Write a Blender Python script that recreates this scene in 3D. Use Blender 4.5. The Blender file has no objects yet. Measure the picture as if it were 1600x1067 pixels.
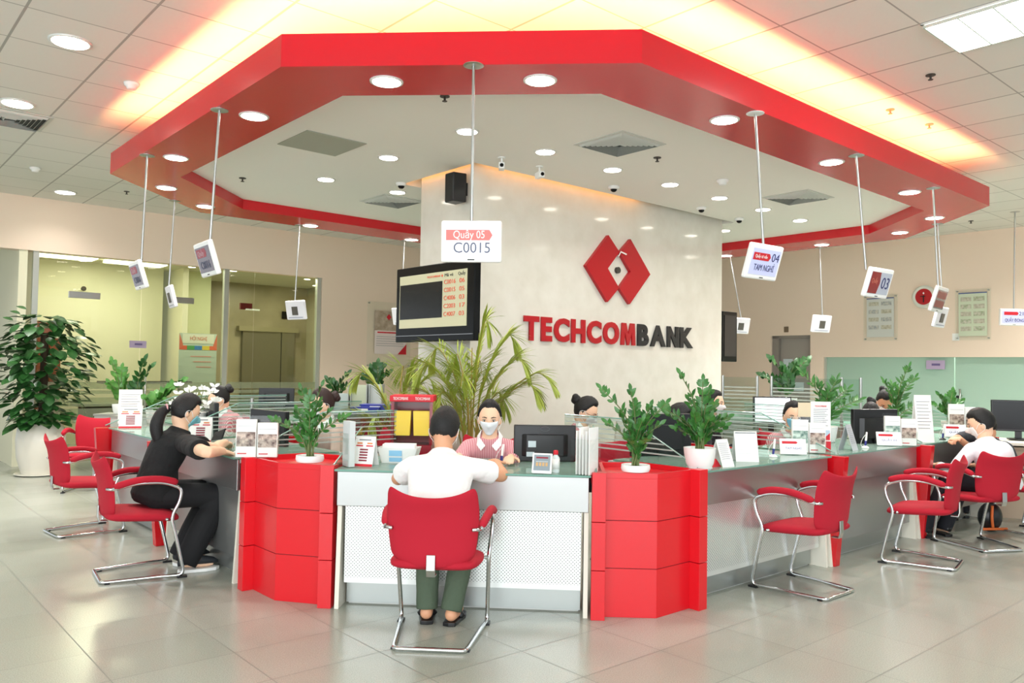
import bpy, bmesh, math, random
from mathutils import Vector, Matrix, Euler, noise
random.seed(7)
S=bpy.context.scene
COL=S.collection
# ------------------------------------------------------------------ camera
W,H=1600,1067
F=1251.4; CZ=1.4
PI_,YA,RO=[math.radians(a) for a in (1.944,-4.007,0.933)]
_cy,_sy,_cp,_sp,_cr,_sr=math.cos(YA),math.sin(YA),math.cos(PI_),math.sin(PI_),math.cos(RO),math.sin(RO)
FW=Vector((_sy*_cp,_cy*_cp,_sp)); RT=Vector((_cy,-_sy,0)); UP=RT.cross(FW)
RT2=_cr*RT+_sr*UP; UP2=-_sr*RT+_cr*UP
cam=bpy.data.cameras.new('camera'); camo=bpy.data.objects.new('camera',cam); COL.objects.link(camo)
cam.sensor_width=36; cam.lens=F*36/1600; cam.clip_start=.05; cam.clip_end=100
camo.matrix_world=Matrix(((RT2.x,UP2.x,-FW.x,0),(RT2.y,UP2.y,-FW.y,0),(RT2.z,UP2.z,-FW.z,CZ),(0,0,0,1)))
S.camera=camo
def ray(x,y): return RT2*((x-800)/F)-UP2*((y-533.5)/F)+FW
def at(x,y,z):                       # photo pixel -> point of a horizontal plane
    d=ray(x,y); return Vector((0,0,CZ))+d*((z-CZ)/d.z)
def aty(x,y,Y):                      # photo pixel -> point at depth Y
    d=ray(x,y); return Vector((0,0,CZ))+d*(Y/d.y)
def atuv(x,y,u=None,v=None):         # photo pixel -> point of a vertical plane of the 45-degree grid
    d=ray(x,y); n=Vector((1,1,0))/2**.5 if u is not None else Vector((-1,1,0))/2**.5
    k=u if u is not None else v
    return Vector((0,0,CZ))+d*(k/d.dot(n))
def UV(u,v,z=0): return Vector(((u-v)/2**.5,(u+v)/2**.5,z))
def uv(p): return ((p.x+p.y)/2**.5,(p.y-p.x)/2**.5)
# ------------------------------------------------------------------ world, light, exposure
S.view_settings.view_transform='Standard'; S.view_settings.look='None'; S.view_settings.gamma=1; S.view_settings.use_curve_mapping=False
try: S.cycles.transparent_max_bounces=48
except Exception: pass
S.view_settings.exposure=0.22
wd=bpy.data.worlds.new('daylight'); S.world=wd; wd.use_nodes=True
bg=wd.node_tree.nodes['Background']; bg.inputs[0].default_value=(.86,.93,1,1); bg.inputs[1].default_value=.9
def area(name,loc,target,sx,sy,power,col=(1,1,1)):
    l=bpy.data.lights.new(name,'AREA'); l.shape='RECTANGLE'; l.size=sx; l.size_y=sy; l.energy=power; l.color=col
    o=bpy.data.objects.new(name,l); COL.objects.link(o); o.location=loc
    o.rotation_euler=(Vector(target)-Vector(loc)).to_track_quat('-Z','Y').to_euler(); return o
# daylight through the shop front, behind the camera
area('shopfront_daylight',(-.6,-3.2,1.9),(-.4,5,1.0),11,3.0,490,(.93,.97,1))
# ------------------------------------------------------------------ materials
def lin(c):
    if isinstance(c,str): c=[int(c[i:i+2],16)/255 for i in (0,2,4)]
    return tuple((x/12.92 if x<=.04045 else ((x+.055)/1.055)**2.4) for x in c)+(1,)
MC={}
def mat(name,col=None,rough=.5,metal=0,emit=0,ecol=None,spec=None,coat=0,sheen=0,bump=None,vary=None,sub=0):
    if name in MC: return MC[name]
    m=bpy.data.materials.new(name); m.use_nodes=True; nt=m.node_tree; b=nt.nodes['Principled BSDF']
    c=lin(col or 'cccccc'); b.inputs['Base Color'].default_value=c; b.inputs['Roughness'].default_value=rough; b.inputs['Metallic'].default_value=metal
    if emit: b.inputs['Emission Color'].default_value=lin(ecol) if ecol else c; b.inputs['Emission Strength'].default_value=emit
    if spec is not None: b.inputs['Specular IOR Level'].default_value=spec
    if coat: b.inputs['Coat Weight'].default_value=coat; b.inputs['Coat Roughness'].default_value=.08
    if sheen: b.inputs['Sheen Weight'].default_value=sheen
    if sub: b.inputs['Subsurface Weight'].default_value=sub; b.inputs['Subsurface Scale'].default_value=.01; b.inputs['Subsurface Radius'].default_value=(1,.3,.15)
    if bump or vary:
        tc=nt.nodes.new('ShaderNodeTexCoord')
        n=nt.nodes.new('ShaderNodeTexNoise'); n.inputs['Scale'].default_value=(bump or vary)[0]; n.inputs['Detail'].default_value=5
        nt.links.new(tc.outputs['Object'],n.inputs['Vector'])
        if bump:
            bp=nt.nodes.new('ShaderNodeBump'); bp.inputs['Strength'].default_value=bump[1]; bp.inputs['Distance'].default_value=bump[2] if len(bump)>2 else .004
            nt.links.new(n.outputs['Fac'],bp.inputs['Height']); nt.links.new(bp.outputs[0],b.inputs['Normal'])
        if vary:
            n2=n
            if bump: 
                n2=nt.nodes.new('ShaderNodeTexNoise'); n2.inputs['Scale'].default_value=vary[0]; n2.inputs['Detail'].default_value=4; nt.links.new(tc.outputs['Object'],n2.inputs['Vector'])
            r=nt.nodes.new('ShaderNodeMapRange'); r.inputs[1].default_value=.3; r.inputs[2].default_value=.7
            nt.links.new(n2.outputs['Fac'],r.inputs[0])
            mx=nt.nodes.new('ShaderNodeMix'); mx.data_type='RGBA'; mx.inputs[6].default_value=c; mx.inputs[7].default_value=lin(vary[1])
            nt.links.new(r.outputs[0],mx.inputs[0]); nt.links.new(mx.outputs[2],b.inputs['Base Color'])
    MC[name]=m; return m
def _fm(nt,fr):
    ge=nt.nodes.new('ShaderNodeNewGeometry'); return node_math(nt,'MULTIPLY',fr.outputs[0],node_math(nt,'SUBTRACT',1,ge.outputs['Backfacing']))
def glass(name,col='dfeee8',alpha=.12,rough=.02,diff=None):
    if name in MC: return MC[name]
    m=bpy.data.materials.new(name); m.use_nodes=True; nt=m.node_tree; N=nt.nodes; L=nt.links
    out=N['Material Output']; N.remove(N['Principled BSDF'])
    t=N.new('ShaderNodeBsdfTransparent'); t.inputs[0].default_value=lin(col)
    g=N.new('ShaderNodeBsdfGlossy'); g.inputs['Roughness'].default_value=rough
    fr=N.new('ShaderNodeFresnel'); fr.inputs[0].default_value=1.45
    mx=N.new('ShaderNodeMixShader'); L.new(_fm(nt,fr),mx.inputs[0]); L.new(t.outputs[0],mx.inputs[1]); L.new(g.outputs[0],mx.inputs[2])
    last=mx
    if diff:
        d=N.new('ShaderNodeBsdfDiffuse'); d.inputs[0].default_value=lin(diff)
        m2=N.new('ShaderNodeMixShader'); m2.inputs[0].default_value=alpha; L.new(mx.outputs[0],m2.inputs[1]); L.new(d.outputs[0],m2.inputs[2]); last=m2
    L.new(last.outputs[0],out.inputs[0]); MC[name]=m; return m
def node_math(nt,op,a,b=None,c=None):
    n=nt.nodes.new('ShaderNodeMath'); n.operation=op
    for i,x in enumerate((a,b,c)):
        if x is None: continue
        if isinstance(x,(int,float)): n.inputs[i].default_value=x
        else: nt.links.new(x,n.inputs[i])
    return n.outputs[0]
def grid_mat(name,base,base2,line,su,sv,u0,v0,wu,wv,rough,spk=None,lrough=.6,bump=0,rmix=None,coat=0):
    # rectangular tiles laid along the 45-degree grid of the hall
    m=bpy.data.materials.new(name); m.use_nodes=True; nt=m.node_tree; b=nt.nodes['Principled BSDF']; M=lambda *a: node_math(nt,*a)
    tc=nt.nodes.new('ShaderNodeTexCoord'); sp=nt.nodes.new('ShaderNodeSeparateXYZ'); nt.links.new(tc.outputs['Object'],sp.inputs[0])
    x,y=sp.outputs[0],sp.outputs[1]; k=2**-.5
    U=M('MULTIPLY',M('ADD',x,y),k); V=M('MULTIPLY',M('SUBTRACT',y,x),k)
    def ln(c,s,o,w):
        f=M('FRACT',M('DIVIDE',M('ADD',c,100*s-o),s)); d=M('MULTIPLY',M('MINIMUM',f,M('SUBTRACT',1,f)),s); return M('LESS_THAN',d,w/2),M('FLOOR',M('DIVIDE',M('ADD',c,100*s-o),s))
    l1,iu=ln(U,su,u0,wu); l2,iv=ln(V,sv,v0,wv); L=M('MAXIMUM',l1,l2)
    wn=nt.nodes.new('ShaderNodeTexWhiteNoise'); wn.noise_dimensions='2D'; cb=nt.nodes.new('ShaderNodeCombineXYZ'); nt.links.new(iu,cb.inputs[0]); nt.links.new(iv,cb.inputs[1]); nt.links.new(cb.outputs[0],wn.inputs['Vector'])
    mx=nt.nodes.new('ShaderNodeMix'); mx.data_type='RGBA'; mx.inputs[6].default_value=lin(base); mx.inputs[7].default_value=lin(base2); nt.links.new(wn.outputs['Value'],mx.inputs[0]); col=mx.outputs[2]
    if spk:
        n=nt.nodes.new('ShaderNodeTexNoise'); n.inputs['Scale'].default_value=spk[0]; n.inputs['Detail'].default_value=6; nt.links.new(tc.outputs['Object'],n.inputs['Vector'])
        r=nt.nodes.new('ShaderNodeMapRange'); r.inputs[1].default_value=.42; r.inputs[2].default_value=.62; nt.links.new(n.outputs['Fac'],r.inputs[0])
        m3=nt.nodes.new('ShaderNodeMix'); m3.data_type='RGBA'; nt.links.new(M('MULTIPLY',r.outputs[0],spk[2]),m3.inputs[0]); nt.links.new(col,m3.inputs[6]); m3.inputs[7].default_value=lin(spk[1]); col=m3.outputs[2]
    m2=nt.nodes.new('ShaderNodeMix'); m2.data_type='RGBA'; nt.links.new(L,m2.inputs[0]); nt.links.new(col,m2.inputs[6]); m2.inputs[7].default_value=lin(line)
    nt.links.new(m2.outputs[2],b.inputs['Base Color'])
    nt.links.new(M('ADD',M('MULTIPLY',L,lrough-rough),rough),b.inputs['Roughness'])
    if coat: b.inputs['Coat Weight'].default_value=coat
    MC[name]=m; return m
# ------------------------------------------------------------------ mesh helpers
def box(bm,x0,y0,z0,x1,y1,z1,rz=0,o=None):
    vs=[bm.verts.new((x,y,z)) for z in (z0,z1) for x,y in ((x0,y0),(x1,y0),(x1,y1),(x0,y1))]
    for f in ((3,2,1,0),(4,5,6,7),(0,1,5,4),(1,2,6,5),(2,3,7,6),(3,0,4,7)): bm.faces.new([vs[i] for i in f])
    if rz:
        c=Vector(o or ((x0+x1)/2,(y0+y1)/2,0)); R=Matrix.Rotation(rz,3,'Z')
        for v in vs: v.co=R@(v.co-c)+c
    return vs
def prism(bm,poly,z0,z1):
    n=len(poly); a=[bm.verts.new((p[0],p[1],z0)) for p in poly]; b=[bm.verts.new((p[0],p[1],z1)) for p in poly]
    bm.faces.new(a[::-1]); bm.faces.new(b)
    for i in range(n): bm.faces.new((a[i],a[(i+1)%n],b[(i+1)%n],b[i]))
def slab(bm,poly,vec):               # planar polygon (3-d points) pushed along vec
    vec=Vector(vec); a=[bm.verts.new(p) for p in poly]; b=[bm.verts.new(Vector(p)+vec) for p in poly]
    bm.faces.new(a[::-1]); bm.faces.new(b); n=len(poly)
    for i in range(n): bm.faces.new((a[i],a[(i+1)%n],b[(i+1)%n],b[i]))
def lathe(bm,prof,c=(0,0,0),seg=24,axis=None):
    R=None
    if axis is not None: R=Vector((0,0,1)).rotation_difference(Vector(axis).normalized()).to_matrix()
    rings=[]
    for r,z in prof:
        ring=[]
        for i in range(seg):
            a=2*math.pi*i/seg; p=Vector((r*math.cos(a),r*math.sin(a),z))
            if R: p=R@p
            ring.append(bm.verts.new(p+Vector(c)))
        rings.append(ring)
    for a,b in zip(rings,rings[1:]):
        for i in range(seg): bm.faces.new((a[i],a[(i+1)%seg],b[(i+1)%seg],b[i]))
    bm.faces.new(rings[0][::-1]); bm.faces.new(rings[-1])
def cyl(bm,p0,p1,r0,r1=None,seg=12):
    p0=Vector(p0);p1=Vector(p1); lathe(bm,[(r0,0),(r0 if r1 is None else r1,(p1-p0).length)],p0,seg,p1-p0)
def smooth_path(pts,n=6,closed=False):
    P=[Vector(p) for p in pts]; out=[]
    N=len(P); rng=range(N if closed else N-1)
    for i in rng:
        p0=P[(i-1)%N] if (closed or i>0) else P[0]; p1=P[i]; p2=P[(i+1)%N]; p3=P[(i+2)%N] if (closed or i+2<N) else P[-1]
        for k in range(n):
            t=k/n; out.append(.5*((2*p1)+(p2-p0)*t+(2*p0-5*p1+4*p2-p3)*t*t+(3*p1-p0-3*p2+p3)*t*t*t))
    if not closed: out.append(P[-1])
    return out
def round_path(pts,r,n=5,closed=False):  # polyline with rounded corners
    P=[Vector(p) for p in pts]; out=[]; N=len(P)
    for i in range(N):
        if not closed and i in (0,N-1): out.append(P[i]); continue
        a,b,c=P[i-1],P[i],P[(i+1)%N]; d1=(a-b);d2=(c-b); q=min(r,d1.length*.45,d2.length*.45)
        s=b+d1.normalized()*q; e=b+d2.normalized()*q
        for k in range(n+1):
            t=k/n; out.append(s*(1-t)**2+b*2*t*(1-t)+e*t*t)
    return out
def tube(bm,pts,r,seg=10,closed=False,sx=1,cap=True):
    P=[Vector(p) for p in pts]; N=len(P); rr=r if isinstance(r,(list,tuple)) else [r]*N
    T=[]
    for i in range(N):
        a=P[(i-1)%N] if (closed or i) else P[0]; b=P[(i+1)%N] if (closed or i<N-1) else P[-1]
        t=(b-a); T.append(t.normalized() if t.length>1e-9 else Vector((0,0,1)))
    n=T[0].orthogonal().normalized(); rings=[]
    for i in range(N):
        if i: 
            n=n-T[i]*n.dot(T[i]); n=n.normalized() if n.length>1e-6 else T[i].orthogonal().normalized()
        b=T[i].cross(n); ring=[]
        for k in range(seg):
            a=2*math.pi*k/seg; ring.append(bm.verts.new(P[i]+(n*math.cos(a)*sx+b*math.sin(a))*rr[i]))
        rings.append(ring)
    for i in range(N if closed else N-1):
        a,b=rings[i],rings[(i+1)%N]
        for k in range(seg): bm.faces.new((a[k],a[(k+1)%seg],b[(k+1)%seg],b[k]))
    if not closed and cap: bm.faces.new(rings[0][::-1]); bm.faces.new(rings[-1])
def loft(bm,rings):                  # rings of (center, xaxis*rx, yaxis*ry)
    R=[]; seg=20
    for c,ax,ay in rings:
        c=Vector(c);ax=Vector(ax);ay=Vector(ay)
        R.append([bm.verts.new(c+ax*math.cos(2*math.pi*k/seg)+ay*math.sin(2*math.pi*k/seg)) for k in range(seg)])
    for a,b in zip(R,R[1:]):
        for k in range(seg): bm.faces.new((a[k],a[(k+1)%seg],b[(k+1)%seg],b[k]))
    bm.faces.new(R[0][::-1]); bm.faces.new(R[-1])
def ball(bm,c,r,seg=16,rings=10,R=None):
    r=(r,r,r) if isinstance(r,(int,float)) else r
    M=Matrix.Translation(Vector(c))@(R.to_4x4() if R else Matrix.Identity(4))@Matrix.Diagonal((r[0],r[1],r[2],1))
    bmesh.ops.create_uvsphere(bm,u_segments=seg,v_segments=rings,radius=1,matrix=M)
def new(): return bmesh.new()
def obj(name,bm,m=None,parent=None,smooth=False,bev=0,seg=2,mods=None,fix=True):
    if fix: bmesh.ops.recalc_face_normals(bm,faces=bm.faces)
    me=bpy.data.meshes.new(name); bm.to_mesh(me); bm.free()
    if smooth:
        for p in me.polygons: p.use_smooth=True
        if smooth=='auto': me.set_sharp_from_angle(angle=math.radians(40))
    for x in (m if isinstance(m,(list,tuple)) else [m]): me.materials.append(x)
    o=bpy.data.objects.new(name,me); COL.objects.link(o); o.parent=parent
    if bev:
        b=o.modifiers.new('bevel','BEVEL'); b.width=bev; b.segments=seg; b.limit_method='ANGLE'; b.angle_limit=math.radians(40)
    return o
def bx(name,m,parent,*a,bev=0,rz=0):
    bm=new(); box(bm,*a,rz=rz); return obj(name,bm,m,parent,bev=bev)
def thing(name,label,cat,loc=(0,0,0),rz=0,group=None):
    o=bpy.data.objects.new(name,None); COL.objects.link(o); o.location=loc; o.rotation_euler=(0,0,rz); o.empty_display_size=.1
    o['label']=label; o['category']=cat
    if group: o['group']=group
    return o
def tag(o,label,cat,group=None):
    o['label']=label; o['category']=cat
    if group: o['group']=group
    return o
def struct(o): o['kind']='structure'; return o
def dup(root,loc,rz,label,group=None):
    kids={}
    for o in list(COL.objects): kids.setdefault(o.parent,[]).append(o)
    def cp(o,par):
        c=o.copy(); COL.objects.link(c); c.parent=par
        for k in kids.get(o,[]): cp(k,c)
        return c
    r=cp(root,None); r.location=loc; r.rotation_euler=(0,0,rz); r['label']=label
    if group: r['group']=group
    return r
def text_mesh(s,size,ext=0,offset=0,sx=1,align='CENTER',bold=0):
    cu=bpy.data.curves.new('t','FONT'); cu.body=s; cu.size=size; cu.extrude=ext; cu.offset=offset; cu.align_x=align; cu.align_y='CENTER'; cu.resolution_u=4
    o=bpy.data.objects.new('t',cu); COL.objects.link(o); bpy.context.view_layer.update()
    dg=bpy.context.evaluated_depsgraph_get(); me=bpy.data.meshes.new_from_object(o.evaluated_get(dg))
    bpy.data.objects.remove(o); bpy.data.curves.remove(cu)
    if sx!=1:
        for v in me.vertices: v.co.x*=sx
    return me
def text(name,s,size,m,parent,loc,rot=(math.pi/2,0,0),ext=.0008,offset=0,sx=1,align='CENTER',wfit=None):
    me=text_mesh(s,size,ext,offset,sx,align)
    if wfit:
        xs=[v.co.x for v in me.vertices]; k=wfit/(max(xs)-min(xs))
        for v in me.vertices: v.co.x*=k
    me.materials.clear(); me.materials.append(m)
    o=bpy.data.objects.new(name,me); COL.objects.link(o); o.parent=parent; o.location=loc; o.rotation_euler=rot; return o
R45=math.pi/4
# common materials
RED=mat('red_laminate','d8121f',.32,coat=.15); REDD=mat('red_paint_gloss','c8101c',.16)
FAB=mat('red_fabric','b20c27',.85,bump=(900,.25)); CHR=mat('chrome','d8dadb',.12,1); STL=mat('brushed_steel','b9bbb8',.32,1)
WHT=mat('white_plastic','f0f1ee',.4); CRM=mat('cream_laminate','e6e2d3',.45); BLK=mat('black_plastic','111214',.35); BLG=mat('black_gloss','060707',.2,spec=.25)
PAP=mat('white_paper','f4f4f1',.7); RPR=mat('red_print','cf1a2c',.6); GPR=mat('grey_print','8a8f94',.6); BPR=mat('black_print','25262a',.6); BLU=mat('blue_print','1f3fa0',.5)
GLS=glass('clear_glass'); ACR=glass('acrylic','fbfdfc',.06)
SCR=glass('screen_glass','f0f7f4',.05)
# ================================================================== the hall
FLOORM=grid_mat('granite_tiles','a9aea1','b2b6aa','73776d',.555,.425,1.03,.015+1.7-.425*4,.005,.005,.22,spk=(190,'8a8b82',.5),lrough=.5)
CEILM=grid_mat('ceiling_tiles','e2e0d8','e6e4dc','a9a79f',.605,.605,1.52,2.08,.017,.011,.75)
WALLM=mat('beige_paint','f0dcc8',.75)
YELM=mat('pale_yellow_paint','e3dfc8',.7)
def wallslab(name,p0,p1,z0,z1,th,m):      # wall from p0 to p1 with the body behind (to the left of p0->p1)
    bm=new(); p0=Vector((p0.x,p0.y,0)); p1=Vector((p1.x,p1.y,0)); d=(p1-p0).normalized(); n=Vector((-d.y,d.x,0))*th
    prism(bm,[p0,p1,p1+n,p0+n],z0,z1); return struct(obj(name,bm,m))
bm=new(); prism(bm,[UV(-9,1),UV(1,-9),UV(20,-9),UV(20,22),UV(-9,22)],-.1,0); struct(obj('floor',bm,FLOORM))
CEIL=3.6
bm=new(); prism(bm,[UV(-6,2),UV(2,-6),UV(13.4,-6),UV(13.4,12.5),UV(-6,12.5)],CEIL,CEIL+.1); struct(obj('ceiling',bm,CEILM))
UW,VW=13.26,12.3
# left wall: bulkhead over the glass front, solid wall to the corner behind the column
wallslab('wall_left',UV(UW+.2,VW),UV(6.42,VW),0,CEIL,-.2,WALLM)
wallslab('wall_left_bulkhead',UV(6.42,VW),UV(-6,VW),2.88,CEIL,-.2,WALLM)
# right wall with the door recess and the frosted glass front
DZ=2.08; GZ=1.69
wallslab('wall_right',UV(UW,VW),UV(UW,7.99),0,CEIL,+.2,WALLM)
wallslab('wall_right_over_door',UV(UW,7.99),UV(UW,7.22),DZ,CEIL,+.2,WALLM)
wallslab('wall_right_pier',UV(UW,7.22),UV(UW,6.98),0,CEIL,+.2,WALLM)
wallslab('wall_right_bulkhead',UV(UW,6.98),UV(UW,-6),GZ,CEIL,+.2,WALLM)
# rooms behind: lobby behind the left glass, store behind the frosted glass
wallslab('wall_lobby_back',UV(4.75,15.2),UV(2.2,15.2),0,3.1,-.1,YELM)
wallslab('wall_lobby_side',UV(2.2,15.3),UV(2.2,12.5),0,3.1,-.1,YELM)
wallslab('wall_entry',UV(2.1,VW+.02),UV(2.1,18),0,CEIL,.1,mat('entry_paint','e6e2c6',.7))
wallslab('wall_lobby_partition',UV(5.0,17),UV(5.0,14.6),0,3.1,-.1,YELM)
wallslab('wall_lobby_pier',UV(5.55,15.0),UV(5.0,15.0),0,3.1,-.25,mat('pale_green_paint','d8dcb6',.7))
STONE=mat('travertine','b3a98d',.35,vary=(1.2,'8d8468'))
wallslab('wall_lift',UV(9.0,16.4),UV(5.5,16.4),0,3.1,-.2,STONE)
wallslab('wall_lift_side',UV(8.2,12.5),UV(8.2,16.4),0,3.1,-.1,mat('lobby_grey_paint','b9b295',.7))
bm=new(); prism(bm,[UV(-6,12.5),UV(9,12.5),UV(9,18.5),UV(-6,18.5)],3.1,3.2); struct(obj('ceiling_lobby',bm,mat('lobby_ceiling','dcdac4',.8)))
wallslab('wall_store_back',UV(15.2,9),UV(15.2,-6),0,3,.1,mat('store_paint','b9cfc0',.8))
bm=new(); prism(bm,[UV(13.46,-6),UV(15.3,-6),UV(15.3,9),UV(13.46,9)],3.0,3.1); struct(obj('ceiling_store',bm,mat('store_ceiling','c9d4c8',.8)))
# left glass front
EDGE=mat('glass_edge','7fa79a',.15,spec=.8)
def pane(name,p0,p1,z0,z1,m,parent=None,th=.012):
    bm=new(); d=(p1-p0).normalized(); n=Vector((-d.y,d.x,0))*th; prism(bm,[p0,p1,p1+n,p0+n],z0,z1); return obj(name,bm,m,parent)
FROST=glass('glass_with_frosted_bands','dfe6cf',.25,.03,'cfd3bd')
w=thing('window_1','','window'); del w['label']; del w['category']; struct(w)
for i,(a,b) in enumerate(((2.24,3.55),(3.56,4.76),(4.86,5.25),(5.26,6.36))):
    pane('glass_pane',UV(b,VW+.05),UV(a,VW+.05),.02,2.87,glass('partition_glass','f0f3e6'),w)
    for z0,z1 in ((.95,1.0),(1.02,1.12),(.78,.9),(.55,.75)):
        pane('frosted_band',UV(b,VW+.03),UV(a,VW+.03),z0,z1,FROST,w,.004)
for a in (2.2,4.8,6.38):
    bm=new(); prism(bm,[UV(a-.035,VW+.02),UV(a+.035,VW+.02),UV(a+.035,VW+.1),UV(a-.035,VW+.1)],0,2.88); obj('post',bm,mat('pale_aluminium','c3c8c0',.35,.6),w)
t=thing('glass_door_fittings','steel glass door patch fittings on the left glass front','door fittings')
for a,b,z in ((2.6,3.0,2.28),(4.0,4.3,2.3)):
    bm=new(); prism(bm,[UV(a,VW),UV(b,VW),UV(b,VW+.04),UV(a,VW+.04)],z,z+.09); obj('patch',bm,STL,t,bev=.004)
bm=new(); cyl(bm,UV(3.62,VW-.05,.55),UV(3.62,VW-.05,1.25),.016); cyl(bm,UV(3.62,VW-.05,.7),UV(3.62,VW+.05,.7),.01); cyl(bm,UV(3.62,VW-.05,1.1),UV(3.62,VW+.05,1.1),.01); obj('pull_handle',bm,STL,t,smooth=True)
t=thing('lobby_door_closer','dark red door bracket with a white bar behind the left glass front','door closer')
p=atuv(376,478,v=VW+.062); bm=new(); prism(bm,[p,p+UV(.19,0),p+UV(.19,.05),p+UV(0,.05)],p.z-.05,p.z+.05); obj('bracket',bm,mat('dark_red','7d1320',.4),t)
p=atuv(384,483,v=VW+.062); bm=new(); q=atuv(406,482,v=VW+.062); prism(bm,[p,q,q+UV(0,.03),p+UV(0,.03)],p.z-.012,p.z+.012); obj('bar',bm,mat('white_bar','f4f4ec',.4,emit=.4),t)
# lift doors
t=thing('lift_doors','grey steel lift doors in the stone wall of the lobby','lift')
p=atuv(413,520,v=16.38); q=atuv(457,522,v=16.38); r=atuv(430,520,v=16.38)
ub=[uv(x)[0] for x in (p,r,q)]
bm=new(); prism(bm,[UV(ub[0]-.5,16.3),UV(ub[1]+.1,16.3),UV(ub[1]+.1,16.4),UV(ub[0]-.5,16.4)],0,2.1); obj('door_leaf',bm,mat('dull_steel','8f8c7c',.35,.8),t)
bm=new(); prism(bm,[UV(ub[1]+.11,16.28),UV(ub[2],16.28),UV(ub[2],16.4),UV(ub[1]+.11,16.4)],0,2.1); obj('door_leaf',bm,mat('dull_steel','8f8c7c'),t)
bm=new(); prism(bm,[UV(ub[0]-.6,16.25),UV(ub[2]+.08,16.25),UV(ub[2]+.08,16.4),UV(ub[0]-.6,16.4)],2.1,2.2); obj('frame',bm,mat('lift_frame','a39c7f',.4,.5),t)
bm=new(); p=atuv(440,498,v=16.38); prism(bm,[p,p+UV(.18,0),p+UV(.18,-.02),p+UV(0,-.02)],p.z,p.z+.16); obj('floor_indicator',bm,BLG,t)
# right wall door
d=thing('door_1','','d'); del d['label']; del d['category']; struct(d)
bm=new(); prism(bm,[UV(13.38,7.22),UV(13.42,7.22),UV(13.42,7.86),UV(13.38,7.86)],0,2.03); obj('leaf',bm,mat('grey_door','a09a92',.5),d)
bm=new(); prism(bm,[UV(13.3,7.86),UV(13.46,7.86),UV(13.46,7.99),UV(13.3,7.99)],0,2.08); prism(bm,[UV(13.3,7.2),UV(13.46,7.2),UV(13.46,7.99),UV(13.3,7.99)],2.03,2.08); obj('frame',bm,mat('grey_door_frame','8d8780',.5),d)
bm=new(); prism(bm,[UV(13.36,7.62),UV(13.38,7.62),UV(13.38,7.8),UV(13.36,7.8)],1.3,1.66); obj('notice',bm,mat('pale_blue_card','c9d6da',.6),d)
bm=new(); prism(bm,[UV(13.36,7.4),UV(13.38,7.4),UV(13.38,7.72),UV(13.36,7.72)],1.08,1.24); obj('notice',bm,mat('pale_blue_card'),d)
p=atuv(1230,519,u=13.25); bm=new(); prism(bm,[UV(13.24,7.64),UV(13.26,7.64),UV(13.26,7.72),UV(13.24,7.72)],2.14,2.24); tag(obj('door_number_plate',bm,mat('brown_plate','7d6a55',.4)),'small brown number plate above the grey door','sign')
# frosted glass front right
w=thing('window_2','','w'); del w['label']; del w['category']; struct(w)
FR2=glass('frosted_green_glass','b8d6c6',.7,.12,'c0dacb')
for a,b in ((6.95,4.88),(4.86,2.9),(2.88,.9),(.88,-5.9)):
    pane('frosted_pane',UV(13.33,a),UV(13.33,b),.02,GZ,FR2,w)
bm=new(); prism(bm,[UV(13.3,6.94),UV(13.36,6.94),UV(13.36,6.98),UV(13.3,6.98)],0,GZ); obj('post',bm,mat('pale_aluminium'),w)
t=w
bm=new(); p=atuv(1500,610,u=13.25); cyl(bm,(p.x,p.y,.75),(p.x,p.y,1.2),.014); 
for z in (.85,1.1): cyl(bm,(p.x,p.y,z),Vector((p.x,p.y,z))+UV(.09,0),.008)
obj('handle',bm,STL,t,smooth=True)
p=atuv(1497,620,u=13.3); bm=new(); cyl(bm,p,p+UV(-.03,0),.022); obj('lock',bm,BLK,t)
# skirting along left wall
bm=new(); prism(bm,[UV(UW,VW-.02),UV(6.42,VW-.02),UV(6.42,VW),UV(UW,VW)],0,.1); struct(obj('baseboard_left',bm,mat('grey_skirting','9a968b',.5)))
# ------------------------------------------------------------------ octagonal canopy
ZB,ZT,ZI=3.15,3.345,3.262
OUT=[Vector((-1.706,4.54,0)),Vector((.397,4.54,0)),UV(9.04,2.965),None,UV(10.5,9.35),None,UV(2.01,8.05)]
OUT[3]=Vector((OUT[2].x,OUT[2].x+10.5*0+ (10.5*2**.5-2*OUT[2].x),0))   # on the u=10.5 line, straight behind
OUT[5]=Vector((OUT[6].x,OUT[6].x+9.35*2**.5,0))
_xr=UV(9.04,2.965).x; OUT[3]=Vector((_xr,10.5*2**.5-_xr,0))
_xl=UV(2.01,8.05).x; OUT[5]=Vector((_xl,9.35*2**.5+_xl,0))
INN=[Vector((-1.48,5.045,0)),Vector((.185,5.045,0)),UV(8.85,3.53),None,UV(9.85,8.79),None,UV(2.535,7.71)]
INN[3]=Vector((3.72,9.85*2**.5-3.72,0)); INN[5]=Vector((-3.68,8.79*2**.5-3.68,0))
bm=new()
def ring(bm,poly,z): return [bm.verts.new((p.x,p.y,z)) for p in poly]
def inset7(P,k):
    out=[]
    for i in range(7):
        a_,b_,c_=P[i-1],P[i],P[(i+1)%7]; d1=(b_-a_).normalized(); d2=(c_-b_).normalized(); n1=Vector((-d1.y,d1.x,0)); n2=Vector((-d2.y,d2.x,0)); s_=(n1+n2).normalized(); out.append(b_+s_*(k/s_.dot(n1)))
    return out
a=ring(bm,OUT,ZB); b=ring(bm,OUT,ZT); b2=ring(bm,inset7(OUT,.018),ZT); b3=ring(bm,inset7(OUT,.018),ZB+.05); c0=ring(bm,inset7(INN,-.018),ZB+.05); c1=ring(bm,inset7(INN,-.018),ZT-.03); c=ring(bm,INN,ZT-.03); d_=ring(bm,INN,ZB)
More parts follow.
